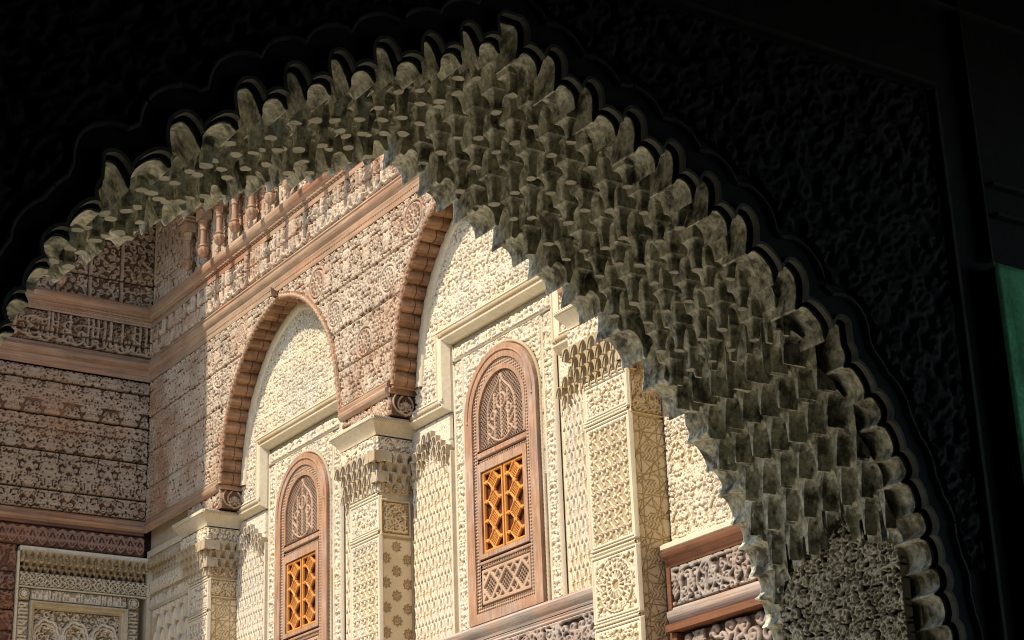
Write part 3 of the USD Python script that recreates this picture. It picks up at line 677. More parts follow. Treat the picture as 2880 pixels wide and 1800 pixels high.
# spandrels: one carved board field per pier, split in horizontal boards
SP = arabesque(.15, 1.36, .046, .0045, 31)
SP += shell(.15, .12, .055, .006) + ogee(0, .25, .05, .16, .009) + ogee(.15, .42, .045, .15, .008)
def spand(y0, y1, z0, z1, meds):
    MS = []
    for (my, mz, R) in meds:
        cx, cy = y1 - my, mz - z0
        for r_ in (R, R * .78, R * .45): MS.append((ring(cx, cy, r_, 50), .0075))
        for t in np.arange(0, 6.28, .449): MS += [leaf((cx + R * .5 * math.cos(t), cy + R * .5 * math.sin(t)), t, R * .26, .011)]
        for t in np.arange(0, 6.28, .785): MS += [leaf((cx, cy), t, R * .4, .010)]
    def hf(U, V):
        h = tiled(SP, .15, 0, U, V + z0 - 5.91, u0=.05, edge=.003)
        if MS:
            q = field(MS, U, V, .003)
            for (my, mz, R) in meds:
                ins = np.hypot(U - (y1 - my), V - (mz - z0)) < R; h = np.where(ins, q, h)
            h = np.maximum(h, q)
        return h
    def mk(U, V):
        y, z = y1 - U, V + z0; k = np.ones(U.shape, bool)
        for c in CB: k &= np.abs(y - c) > hwz(z, .004)
        return k
    return hf, mk
for y0, y1, meds in ((13.665, 15.18, [(13.72, 6.86, .13)]), (9.86, 12.64, [(12.0, 7.06, .13), (11.72, 6.72, .11), (10.55, 7.06, .13), (10.92, 6.72, .11), (11.27, 6.35, .12)]), (12.66, 13.66, [(13.32, 7.09, .09)]), (7.2, 9.84, [])):
    zz0 = 5.945
    cuts = [5.945, 6.24, 6.56, 6.90, 7.236]
    for za, zc in zip(cuts[:-1], cuts[1:]):
        hf, mk = spand(y0, y1, za, zc, meds)
        relief(w2, 'spandrel_board', WEST, (F + .004 + rng.normal(0, .0015), y1, za + .002), y1 - y0, zc - za - .004, hf, .018, m_wood, .006, mask=mk)
mould_w2(w2, 'flat_band', FLATB, m_woodp); mould_w2(w2, 'cornice', CORN, m_woodp); mould_w2(w2, 'upper_band', BAND1, m_woodp); mould_w2(w2, 'ledge', LEDGE, m_woodp)
obj('rope_moulding', tube([(F - .022, y, 7.823) for y in np.arange(8.5, YC - .02, .008)], .014, 8, .28, .05, 2), m_woodp, w2, smooth=True)
obj('bead_row', cat([lathe([(0, -.006), (.009, -.003), (.009, .003), (0, .006)], (F - .015, y, 7.281), 6) for y in np.arange(9.0, YC - .03, .026)]), m_woodp, w2)
mouldy(w2, 'lower_moulding', LOWM, m_woodp, F, 13.69, YC - .02)
mouldy(w2, 'lower_moulding', LOWM, m_woodp, F, 10.93, 11.62); mouldy(w2, 'lower_moulding', LOWM, m_woodp, F, 8.12, 8.81)
CAL2 = calli(6.8, .30, 23, .0095) + [(p_ + A([.06, .01]), w_) for p_, w_ in calli(6.8, .29, 29, .0075)]; CAL2b = arabesque(6.8, .30, .062, .006, 24)
for za, zb_ in ((7.452, 7.60), (7.603, 7.752)):
    relief(w2, 'inscription_board', WEST, (F + .004, YC - .01, za), 6.7, zb_ - za - .001,
           lambda U, V, za=za: np.maximum(field(CAL2, U, V + za - 7.452, .003), .55 * field(CAL2b, U, V + za - 7.452, .003)), .034, m_wood, .0075)
for k, ya in enumerate(np.arange(8.9, YC - .05, .315)):
    yb = min(ya + .315, YC)
    for za, zc in ((7.945, 8.165), (8.172, 8.9)):
        US = arabesque(.315, zc - za, .07, .007, 90 + k)
        relief(w2, 'upper_panel', WEST, (F + .016, yb - .002, za), yb - ya - .004, zc - za - .002,
               lambda U, V, US=US: np.where(U < .03, 1, np.where(U < .037, 0, field(US, U, V, .003))), .02, m_wood, .009)
# arch soffits: one stave after the other, scalloped front edge
for bay, c in enumerate(CB[:2]):
    p = outline(0, 200); s = np.r_[0, np.cumsum(np.linalg.norm(np.diff(p, axis=0), axis=1))]
    nst = 17; cuts = np.linspace(0, s[-1], nst + 1)
    for sd in (1, -1):
        for k in range(nst):
            a, b = cuts[k] + .001, cuts[k + 1] - .001
            pa, pb = (A([np.interp(q, s, p[:, 0]), np.interp(q, s, p[:, 1])]) for q in (a, b)); t = (pb - pa) / np.linalg.norm(pb - pa); n = A([-t[1], t[0]])
            if n[0] > 0: n = -n
            ws = np.linspace(0, 1, 7); bulge = .030 * np.sin(np.pi * ws) ** .7
            bt = [pa + (pb - pa) * w_ + n * g for w_, g in zip(ws, bulge)] + [pb - n * .03, pa - n * .03]
            jx = .006 * rng.random()
            ms = []
            mid = F + .095 + .014 * math.sin(k * 1.9)
            for xa, xb, e in ((F - .012 - jx, mid - .003, .0), (mid + .003, D + .002, rng.uniform(-.003, .004))):
                va = A([(xa, c + sd * q[0], q[1]) for q in bt]); vb = va.copy(); vb[:, 0] = xb
                off = A([0, sd * n[0] * e, n[1] * e]); va = va + off; vb = vb + off
                m_ = len(bt); f = [[i, (i + 1) % m_, m_ + (i + 1) % m_] for i in range(m_)] + [[i, m_ + (i + 1) % m_, m_ + i] for i in range(m_)]
                f += [[0, i + 1, i] for i in range(1, m_ - 1)] + [[m_, m_ + i, m_ + i + 1] for i in range(1, m_ - 1)]
                ms.append((np.vstack([va, vb]), A(f)))
            obj('stave', cat(ms), m_soff, w2, smooth=35)
    # ruffled fillet along the arch edge, horn at the crown
    q = outline(-.004, 120)
    full = [(F - .012, c + y, z) for y, z in q] + [(F - .012, c - y, z) for y, z in q[::-1][1:]]
    obj('ruffled_fillet', tube(full, .016, 8, .5, .048, 1), m_woodp, w2, smooth=True)
    hz = 7.185
    hv = [(F - .02, c - .03, hz - .012), (F - .02, c + .03, hz - .012), (F - .07, c, hz - .005), (F - .075, c + .01, hz + .075), (F, c, hz + .03)]
    obj('horn', (A(hv), A([[0, 1, 2], [0, 2, 3], [2, 1, 3], [1, 4, 3], [0, 3, 4], [0, 4, 1]])), m_dark, w2)
# corbel blocks between arcade and piers
for k, c in enumerate((11.275, 8.475, 14.02)):
    ya, yb = (c - .345, c + .345) if k < 2 else (13.675, 14.3)
    obj('corbel_block', box(F + .012, D, ya + .004, yb - .004, 5.704, 5.902), m_gap, w2)
    BS = ogee((yb - ya) * .3, .1, .07, .17, .009) + ogee((yb - ya) * .7, .1, .07, .17, .009) + arabesque(yb - ya, .2, .06, .006, 130 + k)
    relief(w2, 'corbel_panel', WEST, (F + .01, yb, 5.704), yb - ya, .195, lambda U, V, BS=BS: field(BS, U, V, .003), .018, m_wood, .006)
    CS = shell(.115, .045, .06, .006) + ogee(.115, .09, .07, .16, .008) + [(ring(.115, .1, .1, 40, .085), .007)]
    relief(w2, 'corbel_panel', SOUTH, (F + .008, ya, 5.704), .225, .155, lambda U, V, CS=CS: field(CS, U, V, .003), .016, m_dark, .005)
    obj('corbel_strip', cbox(F - .008, D, ya - .012, ya + .05, 5.862, 5.902, .004), m_soff, w2)

# ------------------------------------------------------------------ long wall: stucco behind the arcade
sw = thing('stucco_wall', 'cream carved stucco wall behind the cedar arches, holding two arched windows', 'wall', (D, 10.5, 0))
obj('wall_body', box(D + .02, 7.6, 4.97, 16, 0, 9.0), m_plain, sw)
obj('wall_body', box(6.43, D + .018, 14.22, YC + .13, 0, 5.9), m_plain, sw)
TY = [arabesque(.17, .36, .040, .0038, 201), arabesque(.17, .36, .040, .0038, 202)]
NET = []
for k in range(2):
    y_ = k * .19
    NET += [(bez((0, y_), (.05, y_ + .06), (.005, y_ + .13), (.055, y_ + .19)), .0055), (bez((.055, y_), (.005, y_ + .06), (.05, y_ + .13), (0, y_ + .19)), .0055)]
    NET += [(spiral(.028, y_ + .095, .017, 1, 1, 1, 14), .005), leaf((.0, y_ + .02), 1.57, .06, .007), leaf((.055, y_ + .115), 1.57, .06, .007)]
NET = [(p_ * .78, w_ * .74) for p_, w_ in NET]
for bay, c in enumerate(CB[:2]):
    zt = 5.665
    def tmask(U, V, c=c):
        y, z = c + 1.08 - U, V + zt
        return (np.abs(y - c) < hwz(z, .02) + .0) & ((np.abs(y - c) > .68) | (z > 6.16))
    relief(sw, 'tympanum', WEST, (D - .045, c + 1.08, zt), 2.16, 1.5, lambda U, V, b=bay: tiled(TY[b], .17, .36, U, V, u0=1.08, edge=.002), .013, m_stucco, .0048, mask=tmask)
    # plain rounded band that follows the arch
    q = outline(0.0, 70); path = [(D, c + y, z) for y, z in q] + [(D, c - y, z) for y, z in q[::-1][1:]]
    obj('arch_band', sweep(path, [(.0, 0), (.0, .055), (.015, .075), (.05, .082), (.075, .074), (.09, .052), (.09, 0)], (-1, 0, 0)), m_cream, sw, smooth=40)
    step = [(D, c + 1.15, 5.66), (D, c + .66, 5.66), (D, c + .66, 6.145), (D, c - .66, 6.145), (D, c - .66, 5.66), (D, c - 1.15, 5.66)]
    obj('stepped_moulding', sweep(step, [(-.085, .03), (-.085, .066), (-.075, .07), (-.070, .062), (-.020, .062), (-.016, .07), (-.006, .068), (.024, .014), (.024, -.01)], (-1, 0, 0)), m_cream, sw, smooth=25)
    rope = []
    for a, b in zip(step[:-1], step[1:]):
        a, b = A(a), A(b); L = np.linalg.norm(b - a); rope += [a + (b - a) * t for t in np.arange(0, 1, .008 / L)]
    rp = A(rope); ctr = A([D, c, 5.2])
    offy = np.where(rp[:, 1] > c, 1, -1)
    rp2 = rp + A([-.058, 0, 0]); vert = (np.abs(np.abs(rp[:, 1] - c) - .66) < 1e-6)
    rp2[:, 1] += np.where(vert, offy * .045, 0); rp2[:, 2] += np.where(vert & (rp[:, 2] < 6.1), .045, .045)
    obj('cable_moulding', tube(rp2, .019, 7, .22, .034, 2), m_stucco, sw, smooth=True)
    # inscription band round the window
    BT = calli(1.3, .105, 300 + bay, .0062); BTb = arabesque(1.3, .105, .045, .0042, 310 + bay)
    relief(sw, 'inscription_band', WEST, (D - .004, c + .60, 5.975), 1.20, .11, lambda U, V: framed(np.maximum(field(BT, U, V, .0025), .6 * field(BTb, U, V, .0025)), U, V, 1.2, .11, .010), .018, m_stucco, .0062)
    BV = calli(1.95, .105, 320 + bay, .0062)
    for ys in (c + .60, c - .47):
        relief(sw, 'inscription_band', WEST, (D - .004, ys, 4.085), .13, 1.885, lambda U, V: framed(np.maximum(field(BV, V, .125 - U, .0025), .6 * field(BTb, V % 1.2, U, .0025)), U, V, .13, 1.885, .010), .018, m_stucco, .0062)
    def smask(U, V, c=c):
        y, z = c + .465 - U, V + 4.9; e = np.clip((z - 5.47) / .455, 0, 1)
        hw = np.where(z < 5.47, .45, .455 * np.sqrt(np.maximum(1 - e ** 2.1, 0))); return np.abs(y - c) > hw
    SPW = arabesque(.155, .24, .038, .0036, 330 + bay)
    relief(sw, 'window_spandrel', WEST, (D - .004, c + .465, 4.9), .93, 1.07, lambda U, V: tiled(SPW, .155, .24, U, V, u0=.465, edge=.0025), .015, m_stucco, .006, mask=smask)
    ap = [(c + .443, z) for z in np.arange(4.09, 5.47, .01)] + [(c + .443 * math.cos(t), 5.47 + .45 * math.sin(t)) for t in np.linspace(0, math.pi, 140)] + [(c - .443, z) for z in np.arange(5.47, 4.09, -.01)]
    obj('cable_moulding', tube([(D - .014, y, z) for y, z in ap], .013, 7, .25, .03, 2), m_stucco, sw, smooth=True)
    # side panels and their little stalactite gables
    for sd in (1, -1):
        ya, yb = (c + .655, c + 1.175) if sd > 0 else (c - 1.225, c - .655)
        Wd = yb - ya
        relief(sw, 'side_panel', WEST, (D - .002, yb, 4.085), Wd, 1.545, lambda U, V: np.where(V > 1.30 + .14 * (1 - np.abs(2 * U / Wd - 1)), tiled(TY[0], .085, .18, U * 1.0, V, edge=.003), tiled(NET, .0433, .1482, U, V, edge=.002)), .012, m_stucco, .0046)
        obj('edge_fillet', cbox(D - .022, D + .02, ya - .006, ya + .012, 4.085, 5.36, .004), m_cream, sw)
        n = 8; w = Wd / n
        for i in range(n):
            t = 1 - abs(2 * (i + .5) / n - 1)
            z0 = 5.31 + .20 * t
            for tier in range(3):
                qn = niche(w * .98, .066, .035, .05, z1=.2, fil=.14, step=.006, flare=.004, seg=3, rows=4)
                O = (D - .052 + .019 * tier, yb - (i + .5 + .5 * (tier % 2) * (1 if i < n / 2 else -1)) * w, z0 - tier * .058)
                obj('muqarnas_cell', put(qn, O, (0, -1, 0), (-1, 0, 0)), m_stucco, sw, smooth=40)
    # ---- window
    yc = c + .005
    def arc_pts(hw, zs, za, z0=4.11, n=40, p=2.0):
        t = np.linspace(0, math.pi, n)
        return [(yc + hw, z0)] + [(yc + hw * math.copysign(abs(math.cos(a)) ** (2 / p), math.cos(a)), zs + (za - zs) * math.sin(a) ** (2 / 2.15)) for a in t] + [(yc - hw, z0)]
    oP, iP, jP, kP = arc_pts(.425, 5.46, 5.905, 4.10), arc_pts(.335, 5.46, 5.815, 4.165), arc_pts(.292, 5.46, 5.765, 4.205), arc_pts(.262, 5.45, 5.735, 5.245)
    fr_ = Polygon(oP).difference(Polygon(iP))
    win = thing('arched_window', ('tall wooden window under the farther cedar arch, orange shutters partly cut by the picture edge', 'tall wooden window beside the wide rosette pier, orange shutters and lower lattice')[bay], 'window', (D, yc, 4.1), 'arched wooden windows of the long wall')
    obj('frame', extrude((D - .045, D + .02), fr_, 'x'), m_frame, win, smooth=30)
    inner = [(D - .045, y, z) for y, z in iP]
    obj('frame_bead', tube([(D - .046, y, z) for y, z in arc_pts(.385, 5.46, 5.865, 4.13, 80)], .008, 6), m_frame, win, smooth=True)
    def dm(U, V, o=iP, i_=jP):
        import shapely
        y, z = yc + .34 - U, V + 4.16
        return shapely.contains_xy(Polygon(o).buffer(.004), y, z) & ~shapely.contains_xy(Polygon(jP).buffer(-.004), y, z)
    relief(win, 'dotted_border', WEST, (D - .018, yc + .34, 4.16), .68, 1.665, lambda U, V: 1 - .9 * (np.hypot((U % .022) - .011, (V % .022) - .011) < .0065), .016, m_lat, .0055, mask=dm)
    obj('inner_arch', extrude((D - .036, D + .012), Polygon(jP).difference(Polygon(kP)).intersection(Polygon([(0, 5.245), (20, 5.245), (20, 6), (0, 6)])), 'x'), m_frame, win, smooth=30)
    import shapely
    LU = [(A([[.262 + e, .03], [.262 + e, h_]]), .008) for e, h_ in ((-.16, .2), (-.08, .34), (0, .42), (.08, .34), (.16, .2))] + [(A([[.10, .04], [.17, .10], [.10, .16]]), .008), (A([[.42, .04], [.35, .10], [.42, .16]]), .008), (bez((.1, .1), (.2, -.02), (.32, -.02), (.42, .1)), .009), (ring(.262, .28, .05, 24), .008), (ring(.17, .2, .03, 20), .006), (ring(.355, .2, .03, 20), .006)]
    LU += [(bez((.1, .2), (.1, .36), (.22, .36), (.262, .46)), .008), (bez((.424, .2), (.424, .36), (.30, .36), (.262, .46)), .008)]
    relief(win, 'lunette_lattice', WEST, (D - .006, yc + .262, 5.245), .524, .495, lambda U, V: np.maximum(field(LU, U, V, .003), .62 * lattice(U, V, .020, .0045)), .026, m_lat, .005,
           mask=lambda U, V: shapely.contains_xy(Polygon(kP).buffer(.008), yc + .262 - U, V + 5.245))
    for za, zc, ob in ((5.182, 5.243, 0), (4.468, 4.512, 1)):
        obj('transom', cbox(D - .034, D + .01, yc - .292, yc + .292, za + .012, zc - .012, .004), m_frame, win)
    sh = Polygon([(yc - .292, 4.514), (yc + .292, 4.514), (yc + .292, 5.15), (yc - .292, 5.15)]).difference(Polygon([(yc - .248, 4.545), (yc + .248, 4.545), (yc + .248, 5.095), (yc - .248, 5.095)]))
    obj('shutter_frame', extrude((D - .042, D + .018), sh, 'x'), m_frame, win)
    for za in (5.152, 4.452, 4.172):
        relief(win, 'dotted_border', WEST, (D - .012, yc + .292, za), .584, .03, lambda U, V: 1 - .9 * (np.hypot((U % .02) - .01, (V - .015)) < .0065), .014, m_lat, .005)
    for sd in (0, 1):
        Wl, Hl = .244, .548
        def star(U, V, Wl=Wl, Hl=Hl):
            h = np.zeros(U.shape); c0 = Wl / 2
            for k in range(4):
                zc_ = .080 + k * .130; du, dv = np.abs(U - c0), np.abs(V - zc_)
                dia = du / .056 + dv / .062
                h = np.where(dia < 1, .75 * lattice(U, V, .0145, .0040), h)
                h = np.where((dia > .95) & (dia < 1.20), 1, h)
                for su in (-1, 1):
                    h = np.maximum(h, (np.hypot(U - c0 - su * .080, V - zc_) < .014) * 1.0)
                h = np.maximum(h, ((dv < .007) & (du > .056)) * .9)
            for k in range(5):
                zc_ = .015 + k * .130; h = np.maximum(h, ((np.abs(V - zc_) < .009) & (np.abs(U - c0) < .022)) * 1.0); h = np.maximum(h, ((np.abs(np.abs(U - c0) - np.abs(V - zc_)) < .0075) & (np.abs(U - c0) < .07)) * .85)
            b = np.minimum(np.minimum(U, Wl - U), np.minimum(V, Hl - V)); return np.where(b < .022, 1, h)
        relief(win, 'shutter', WEST, (D - .002, yc + (.247 if sd == 0 else -.003), 4.546), Wl, Hl, star, .028, m_shut, .0038)
    def low(U, V):
        h = .6 * lattice(U, V, .022, .005)
        for k in range(3):
            c0 = .10 + k * .185; dia = np.abs(U - c0) / .085 + np.abs(V - .115) / .085; h = np.where((dia > .9) & (dia < 1.3), 1, h); h = np.where(dia > 1.3, np.where(np.abs(np.abs(U - c0) - np.abs(V - .115)) < .012, 1, h), h)
        b = np.minimum(np.minimum(U, .57 - U), np.minimum(V, .235 - V)); return np.where(b < .026, 1, h)
    relief(win, 'lower_lattice', WEST, (D - .006, yc + .285, 4.212), .57, .235, low, .026, m_lat, .005)
    obj('window_back', box(D + .012, D + .019, yc - .33, yc + .33, 4.16, 5.80), m_gap, win)

# end bay between the corner and the first pier, and the open bay next to the last pier
xe = 6.42
obj('top_strip', cbox(xe - .03, xe + .02, 14.23, YC + .02, 5.63, 5.69, .006), m_cream, sw)
relief(sw, 'frieze', WEST, (xe, YC, 5.56), .97, .07, lambda U, V: field(FR1, U, V, .003), .014, m_stucco, .006)
fringe(sw, (xe + .03, YC - .03, 0), (0, -1, 0), (-1, 0, 0), .94, 5.60, .062, 3, .07, .072)
relief(sw, 'fretwork_band', WEST, (xe + .004, YC - .01, 5.30), .96, .125, lambda U, V: np.maximum(field(FT, U, V, .003), lattice(U, V, .032, .004)), .02, m_stucco, .006)
relief(sw, 'inscription_band', WEST, (xe + .004, YC - .01, 5.17), .96, .12, lambda U, V: np.maximum(field(KU, U % .85, V, .003), .5 * field(KUa, U % .85, V, .003)), .018, m_stucco, .006)
path = [(xe, 15.08, 4.2), (xe, 15.08, 5.15), (xe, 14.30, 5.15), (xe, 14.30, 4.2)]
obj('niche_frame', sweep(path, [(-.03, -.01), (-.03, .02), (0, .022), (.006, .004), (.02, .004), (.03, -.01)], (-1, 0, 0)), m_plain, sw, smooth=30)
EN = []
for k in range(5):
    for j in range(7):
        EN += [(bez((.04 + k * .16 + .08 * (j % 2), .1 + j * .13), (.06 + k * .16 + .08 * (j % 2), .25 + j * .13), (.16 + k * .16 + .08 * (j % 2), .25 + j * .13), (.18 + k * .16 + .08 * (j % 2), .1 + j * .13)), .012), leaf((.11 + k * .16 + .08 * (j % 2), .12 + j * .13), 1.57, .09, .02)]
relief(sw, 'blind_niche', WEST, (xe + .008, 15.06, 4.2), .74, .94, lambda U, V: field(EN, U, V, .01), .05, m_stucco, .0065)
B3 = arabesque(.16, .40, .046, .0044, 401)
relief(sw, 'bay_panel', WEST, (D - .004, 8.19, 4.17), 1.7, 1.3, lambda U, V: tiled(TY[1], .17, .36, U, V, u0=.1, edge=.002), .013, m_stucco, .0048)

# ------------------------------------------------------------------ piers
PIER = [(13.82, 14.22, 'stucco pier nearest the far corner, half in shade', 0), (11.06, 11.48, 'stucco pier between the two arched windows, star medallions on its near side', 1),
        (8.19, 8.63, 'widest-looking stucco pier close to the muqarnas arch, with a large rosette panel', 2)]
SL = [(a, .125, f) for a, f in ((0, .0625), (math.pi / 2, 0), (math.pi / 4, 0), (-math.pi / 4, 0), (math.pi / 8, .03), (-math.pi / 8, .03), (3 * math.pi / 8, .03), (-3 * math.pi / 8, .03))]
for ya, yb, lab, k in PIER:
    W = yb - ya
    pr = thing('stucco_pier', lab, 'pier', ((PF + D) / 2, (ya + yb) / 2, 0), 'carved stucco piers of the long wall')
    zt = 5.17 if k < 2 else 5.21
    obj('pier_core', box(PF + .016, D + .018, ya + .016, yb - .003, 0, 5.58), m_plain, pr)
    # front: framed carved panels
    zs = [(4.905, zt - .012), (3.5, 4.885)] if k < 2 else [(4.965, zt - .012), (4.19, 4.945), (3.775, 4.165), (3.2, 3.755)]
    for i, (za, zc) in enumerate(zs):
        PS = arabesque(W - .05, zc - za, .046, .0042, 500 + 10 * k + i)
        if i == 1:
            PS = []
            for b_ in range(int((zc - za) / .062) + 1):
                for a_ in range(8): PS += [(spiral(.032 + a_ * .053 + .0265 * (b_ % 2), .04 + b_ * .062, .019, 1.57, 1 if (a_ + b_) % 2 else -1, 1.1, 20), .0042), (bez((.032 + a_ * .053 + .0265 * (b_ % 2), .059 + b_ * .062), (.055 + a_ * .053, .08 + b_ * .062), (.02 + a_ * .053, .085 + b_ * .062), (.04 + a_ * .053, .10 + b_ * .062)), .0036)]
        if k == 2 and i == 2:
            PS = []
            cx, cy = W / 2, (zc - za) / 2
            for r_ in (.035, .085, .15): PS.append((ring(cx, cy, r_, 50), .005))
            for t in np.arange(0, 6.28, .3927):
                PS += [leaf((cx + .04 * math.cos(t), cy + .04 * math.sin(t)), t, .04, .009), leaf((cx + .095 * math.cos(t + .2), cy + .095 * math.sin(t + .2)), t + .2, .05, .010), (spiral(cx + .125 * math.cos(t), cy + .125 * math.sin(t), .017, t, 1, 1, 12), .004)]
            PS += [s_ for s_ in arabesque(W, zc - za, .05, .005, 555) if np.hypot(*(A(s_[0]).mean(0) - A([cx, cy]))) > .165]
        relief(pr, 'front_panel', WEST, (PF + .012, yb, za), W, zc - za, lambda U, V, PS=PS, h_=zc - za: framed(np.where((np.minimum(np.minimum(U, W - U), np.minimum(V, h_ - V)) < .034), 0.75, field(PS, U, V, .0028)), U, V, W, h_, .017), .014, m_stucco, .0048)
        obj('cable_moulding', tube([(PF, y, zc + .010) for y in np.arange(ya + .01, yb, .006)], .008, 6, .3, .022, 2), m_cream, pr, smooth=True)
    # near side
    if k == 1:
        def hs(U, V):
            p_ = .086; a_, b_ = U / p_, V / p_; ck = (np.floor(a_) + np.floor(b_)) % 2; u, v = (a_ % 1 - .5), (b_ % 1 - .5); r_ = np.hypot(u, v); t = np.arctan2(v, u)
            st = (r_ < .40 + .06 * np.cos(8 * t)); edge_ = st & (r_ > .30 + .06 * np.cos(8 * t))
            g = (np.sin(u * 38 + 3 * np.sin(v * 9)) * np.sin(v * 22) > .1)
            return np.where(ck == 0, np.where(edge_, .1, np.where(st, np.where(g, 1, .25), 1.)), 1.0)
        relief(pr, 'side_panel', SOUTH, (PF + .008, ya + .012, 3.3), D - PF - .01, 1.56, hs, .008, m_side, .005)
        SQ = ogee(.125, .12, .09, .2, .008) + [(A([[.05, .03], [.05, .19]]), .007), (A([[.2, .03], [.2, .19]]), .007), (A([[.03, .04], [.22, .04]]), .007)] + arabesque(.25, .24, .06, .0055, 91)
        relief(pr, 'side_square', SOUTH, (PF + .008, ya + .012, 4.875), D - PF - .01, .265, lambda U, V: framed(field(SQ, U, V, .003), U, V, D - PF - .01, .265, .02), .014, m_side, .005)
    else:
        ztop = 5.0 if k == 0 else 4.92
        def hs(U, V):
            h = line_grooves(U - .125, V, SL, .0028)
            vv = (V % .20) - .10; r_ = np.hypot((U - .125), vv * .8); g = ((np.sin((U - .125) * 260 + 2.5 * np.sin(vv * 120)) > .2) & (np.abs(vv) < .038)) | (np.abs(np.abs(vv) - .045) < .004)
            h = np.where(r_ < .045, np.where(g, .3, 1.), h)
            dots = np.hypot(((U - .125 + .033) % .066) - .033, ((V + .033) % .066) - .033) < .005
            return np.where(dots, .1, h)
        relief(pr, 'side_panel', SOUTH, (PF + .008, ya + .012, 3.2), D - PF - .01, ztop - 3.2, hs, .005, m_side, .0045)
        SQ = ogee(.06, .1, .05, .17, .007) + ogee(.19, .1, .05, .17, .007) + arabesque(.25, .22, .055, .005, 95 + k)
        relief(pr, 'side_square', SOUTH, (PF + .008, ya + .012, ztop + .006), D - PF - .01, zt - ztop - .01, lambda U, V: framed(field(SQ, U, V, .003), U, V, D - PF - .01, zt - ztop - .01, .014), .012, m_side, .005)
    # carved neck, stalactites, cavetto slab
    NK = ogee(.065, .1, .045, .17, .006) + ogee(.195, .1, .045, .17, .006) + arabesque(.26, .2, .05, .005, 600 + k)
    relief(pr, 'neck_panel', SOUTH, (PF + .006, ya + .01, zt + .012), D - PF - .01, .19, lambda U, V: field(NK, U, V, .003), .013, m_side, .005)
    NF = [q for b_ in range(4) for q in [(A([[.05 + .105 * b_, 0], [.05 + .105 * b_, .2]]), .007)]] + arabesque(W, .2, .05, .005, 620 + k)
    relief(pr, 'neck_panel', WEST, (PF + .008, yb, zt + .012), W, .19, lambda U, V: field(NF, U, V, .003), .013, m_stucco, .0055)
    for tier, (z0, H_, pj, n) in enumerate(((5.378, .075, .080, 7), (5.312, .078, .058, 7), (5.246, .078, .036, 7), (5.188, .07, .014, 7))):
        w = (W + 2 * pj) / n
        for i in range(n - tier % 2):
            yy_ = yb + pj - (i + .5 + .5 * (tier % 2)) * w
            qn = niche(w * .98, H_, .045, pj + .06, z1=.2, fil=.14, step=.007, flare=.005, seg=4, rows=5)
            obj('muqarnas_cell', put(qn, (PF - pj, yy_, z0), (0, -1, 0), (-1, 0, 0)), m_stucco, pr, smooth=40)
        n2 = 4; w2_ = (D - PF + pj) / n2
        for i in range(n2 - tier % 2):
            xx_ = PF - pj + (i + .5 + .5 * (tier % 2)) * w2_
            qn = niche(w2_ * .98, H_, .045, pj + .06, z1=.2, fil=.14, step=.007, flare=.005, seg=4, rows=5)
            obj('muqarnas_cell', put(qn, (xx_, ya - pj, z0), (1, 0, 0), (0, -1, 0)), m_stucco, pr, smooth=40)
    e = .045
    obj('capital_frieze', box(PF - e, D, ya - e, yb + e, 5.452, 5.566), m_plain, pr)
    CF = arabesque(W + 2 * e, .115, .045, .005, 640 + k)
    relief(pr, 'frieze_panel', WEST, (PF - e - .004, yb + e, 5.452), W + 2 * e, .113, lambda U, V: field(CF, U, V, .0028), .012, m_stucco, .0052)
    relief(pr, 'frieze_panel', SOUTH, (PF - e, ya - e - .004, 5.452), D - PF + e, .113, lambda U, V: field(CF, U, V, .0028), .012, m_stucco, .0052)
    prof = [(5.575, .04), (5.575, .050), (5.59, .052), (5.605, .062), (5.63, .078), (5.655, .098), (5.664, .104), (5.695, .104)]
    rows_ = []
    for z, o_ in prof: rows_.append([(D, yb + o_, z), (PF - o_, yb + o_, z), (PF - o_, ya - o_, z), (D, ya - o_, z)])
    v = A(rows_).reshape(-1, 3); f = grid_faces(len(prof), 4); top = A([[len(v) - 4, len(v) - 3, len(v) - 2], [len(v) - 4, len(v) - 2, len(v) - 1]])
    obj('cavetto_slab', (v, np.vstack([f, top])), m_plain, pr, smooth=35)
    hb = lambda U, V: ((U + V * 1.2) % .02 < .010) * 1.0
    relief(pr, 'hatched_edge', WEST, (PF - .107, yb + .104, 5.666), W + .208, .032, hb, .008, m_stucco, .004)
    relief(pr, 'hatched_edge', SOUTH, (PF - .104, ya - .107, 5.666), D - PF + .104, .032, hb, .008, m_stucco, .004)

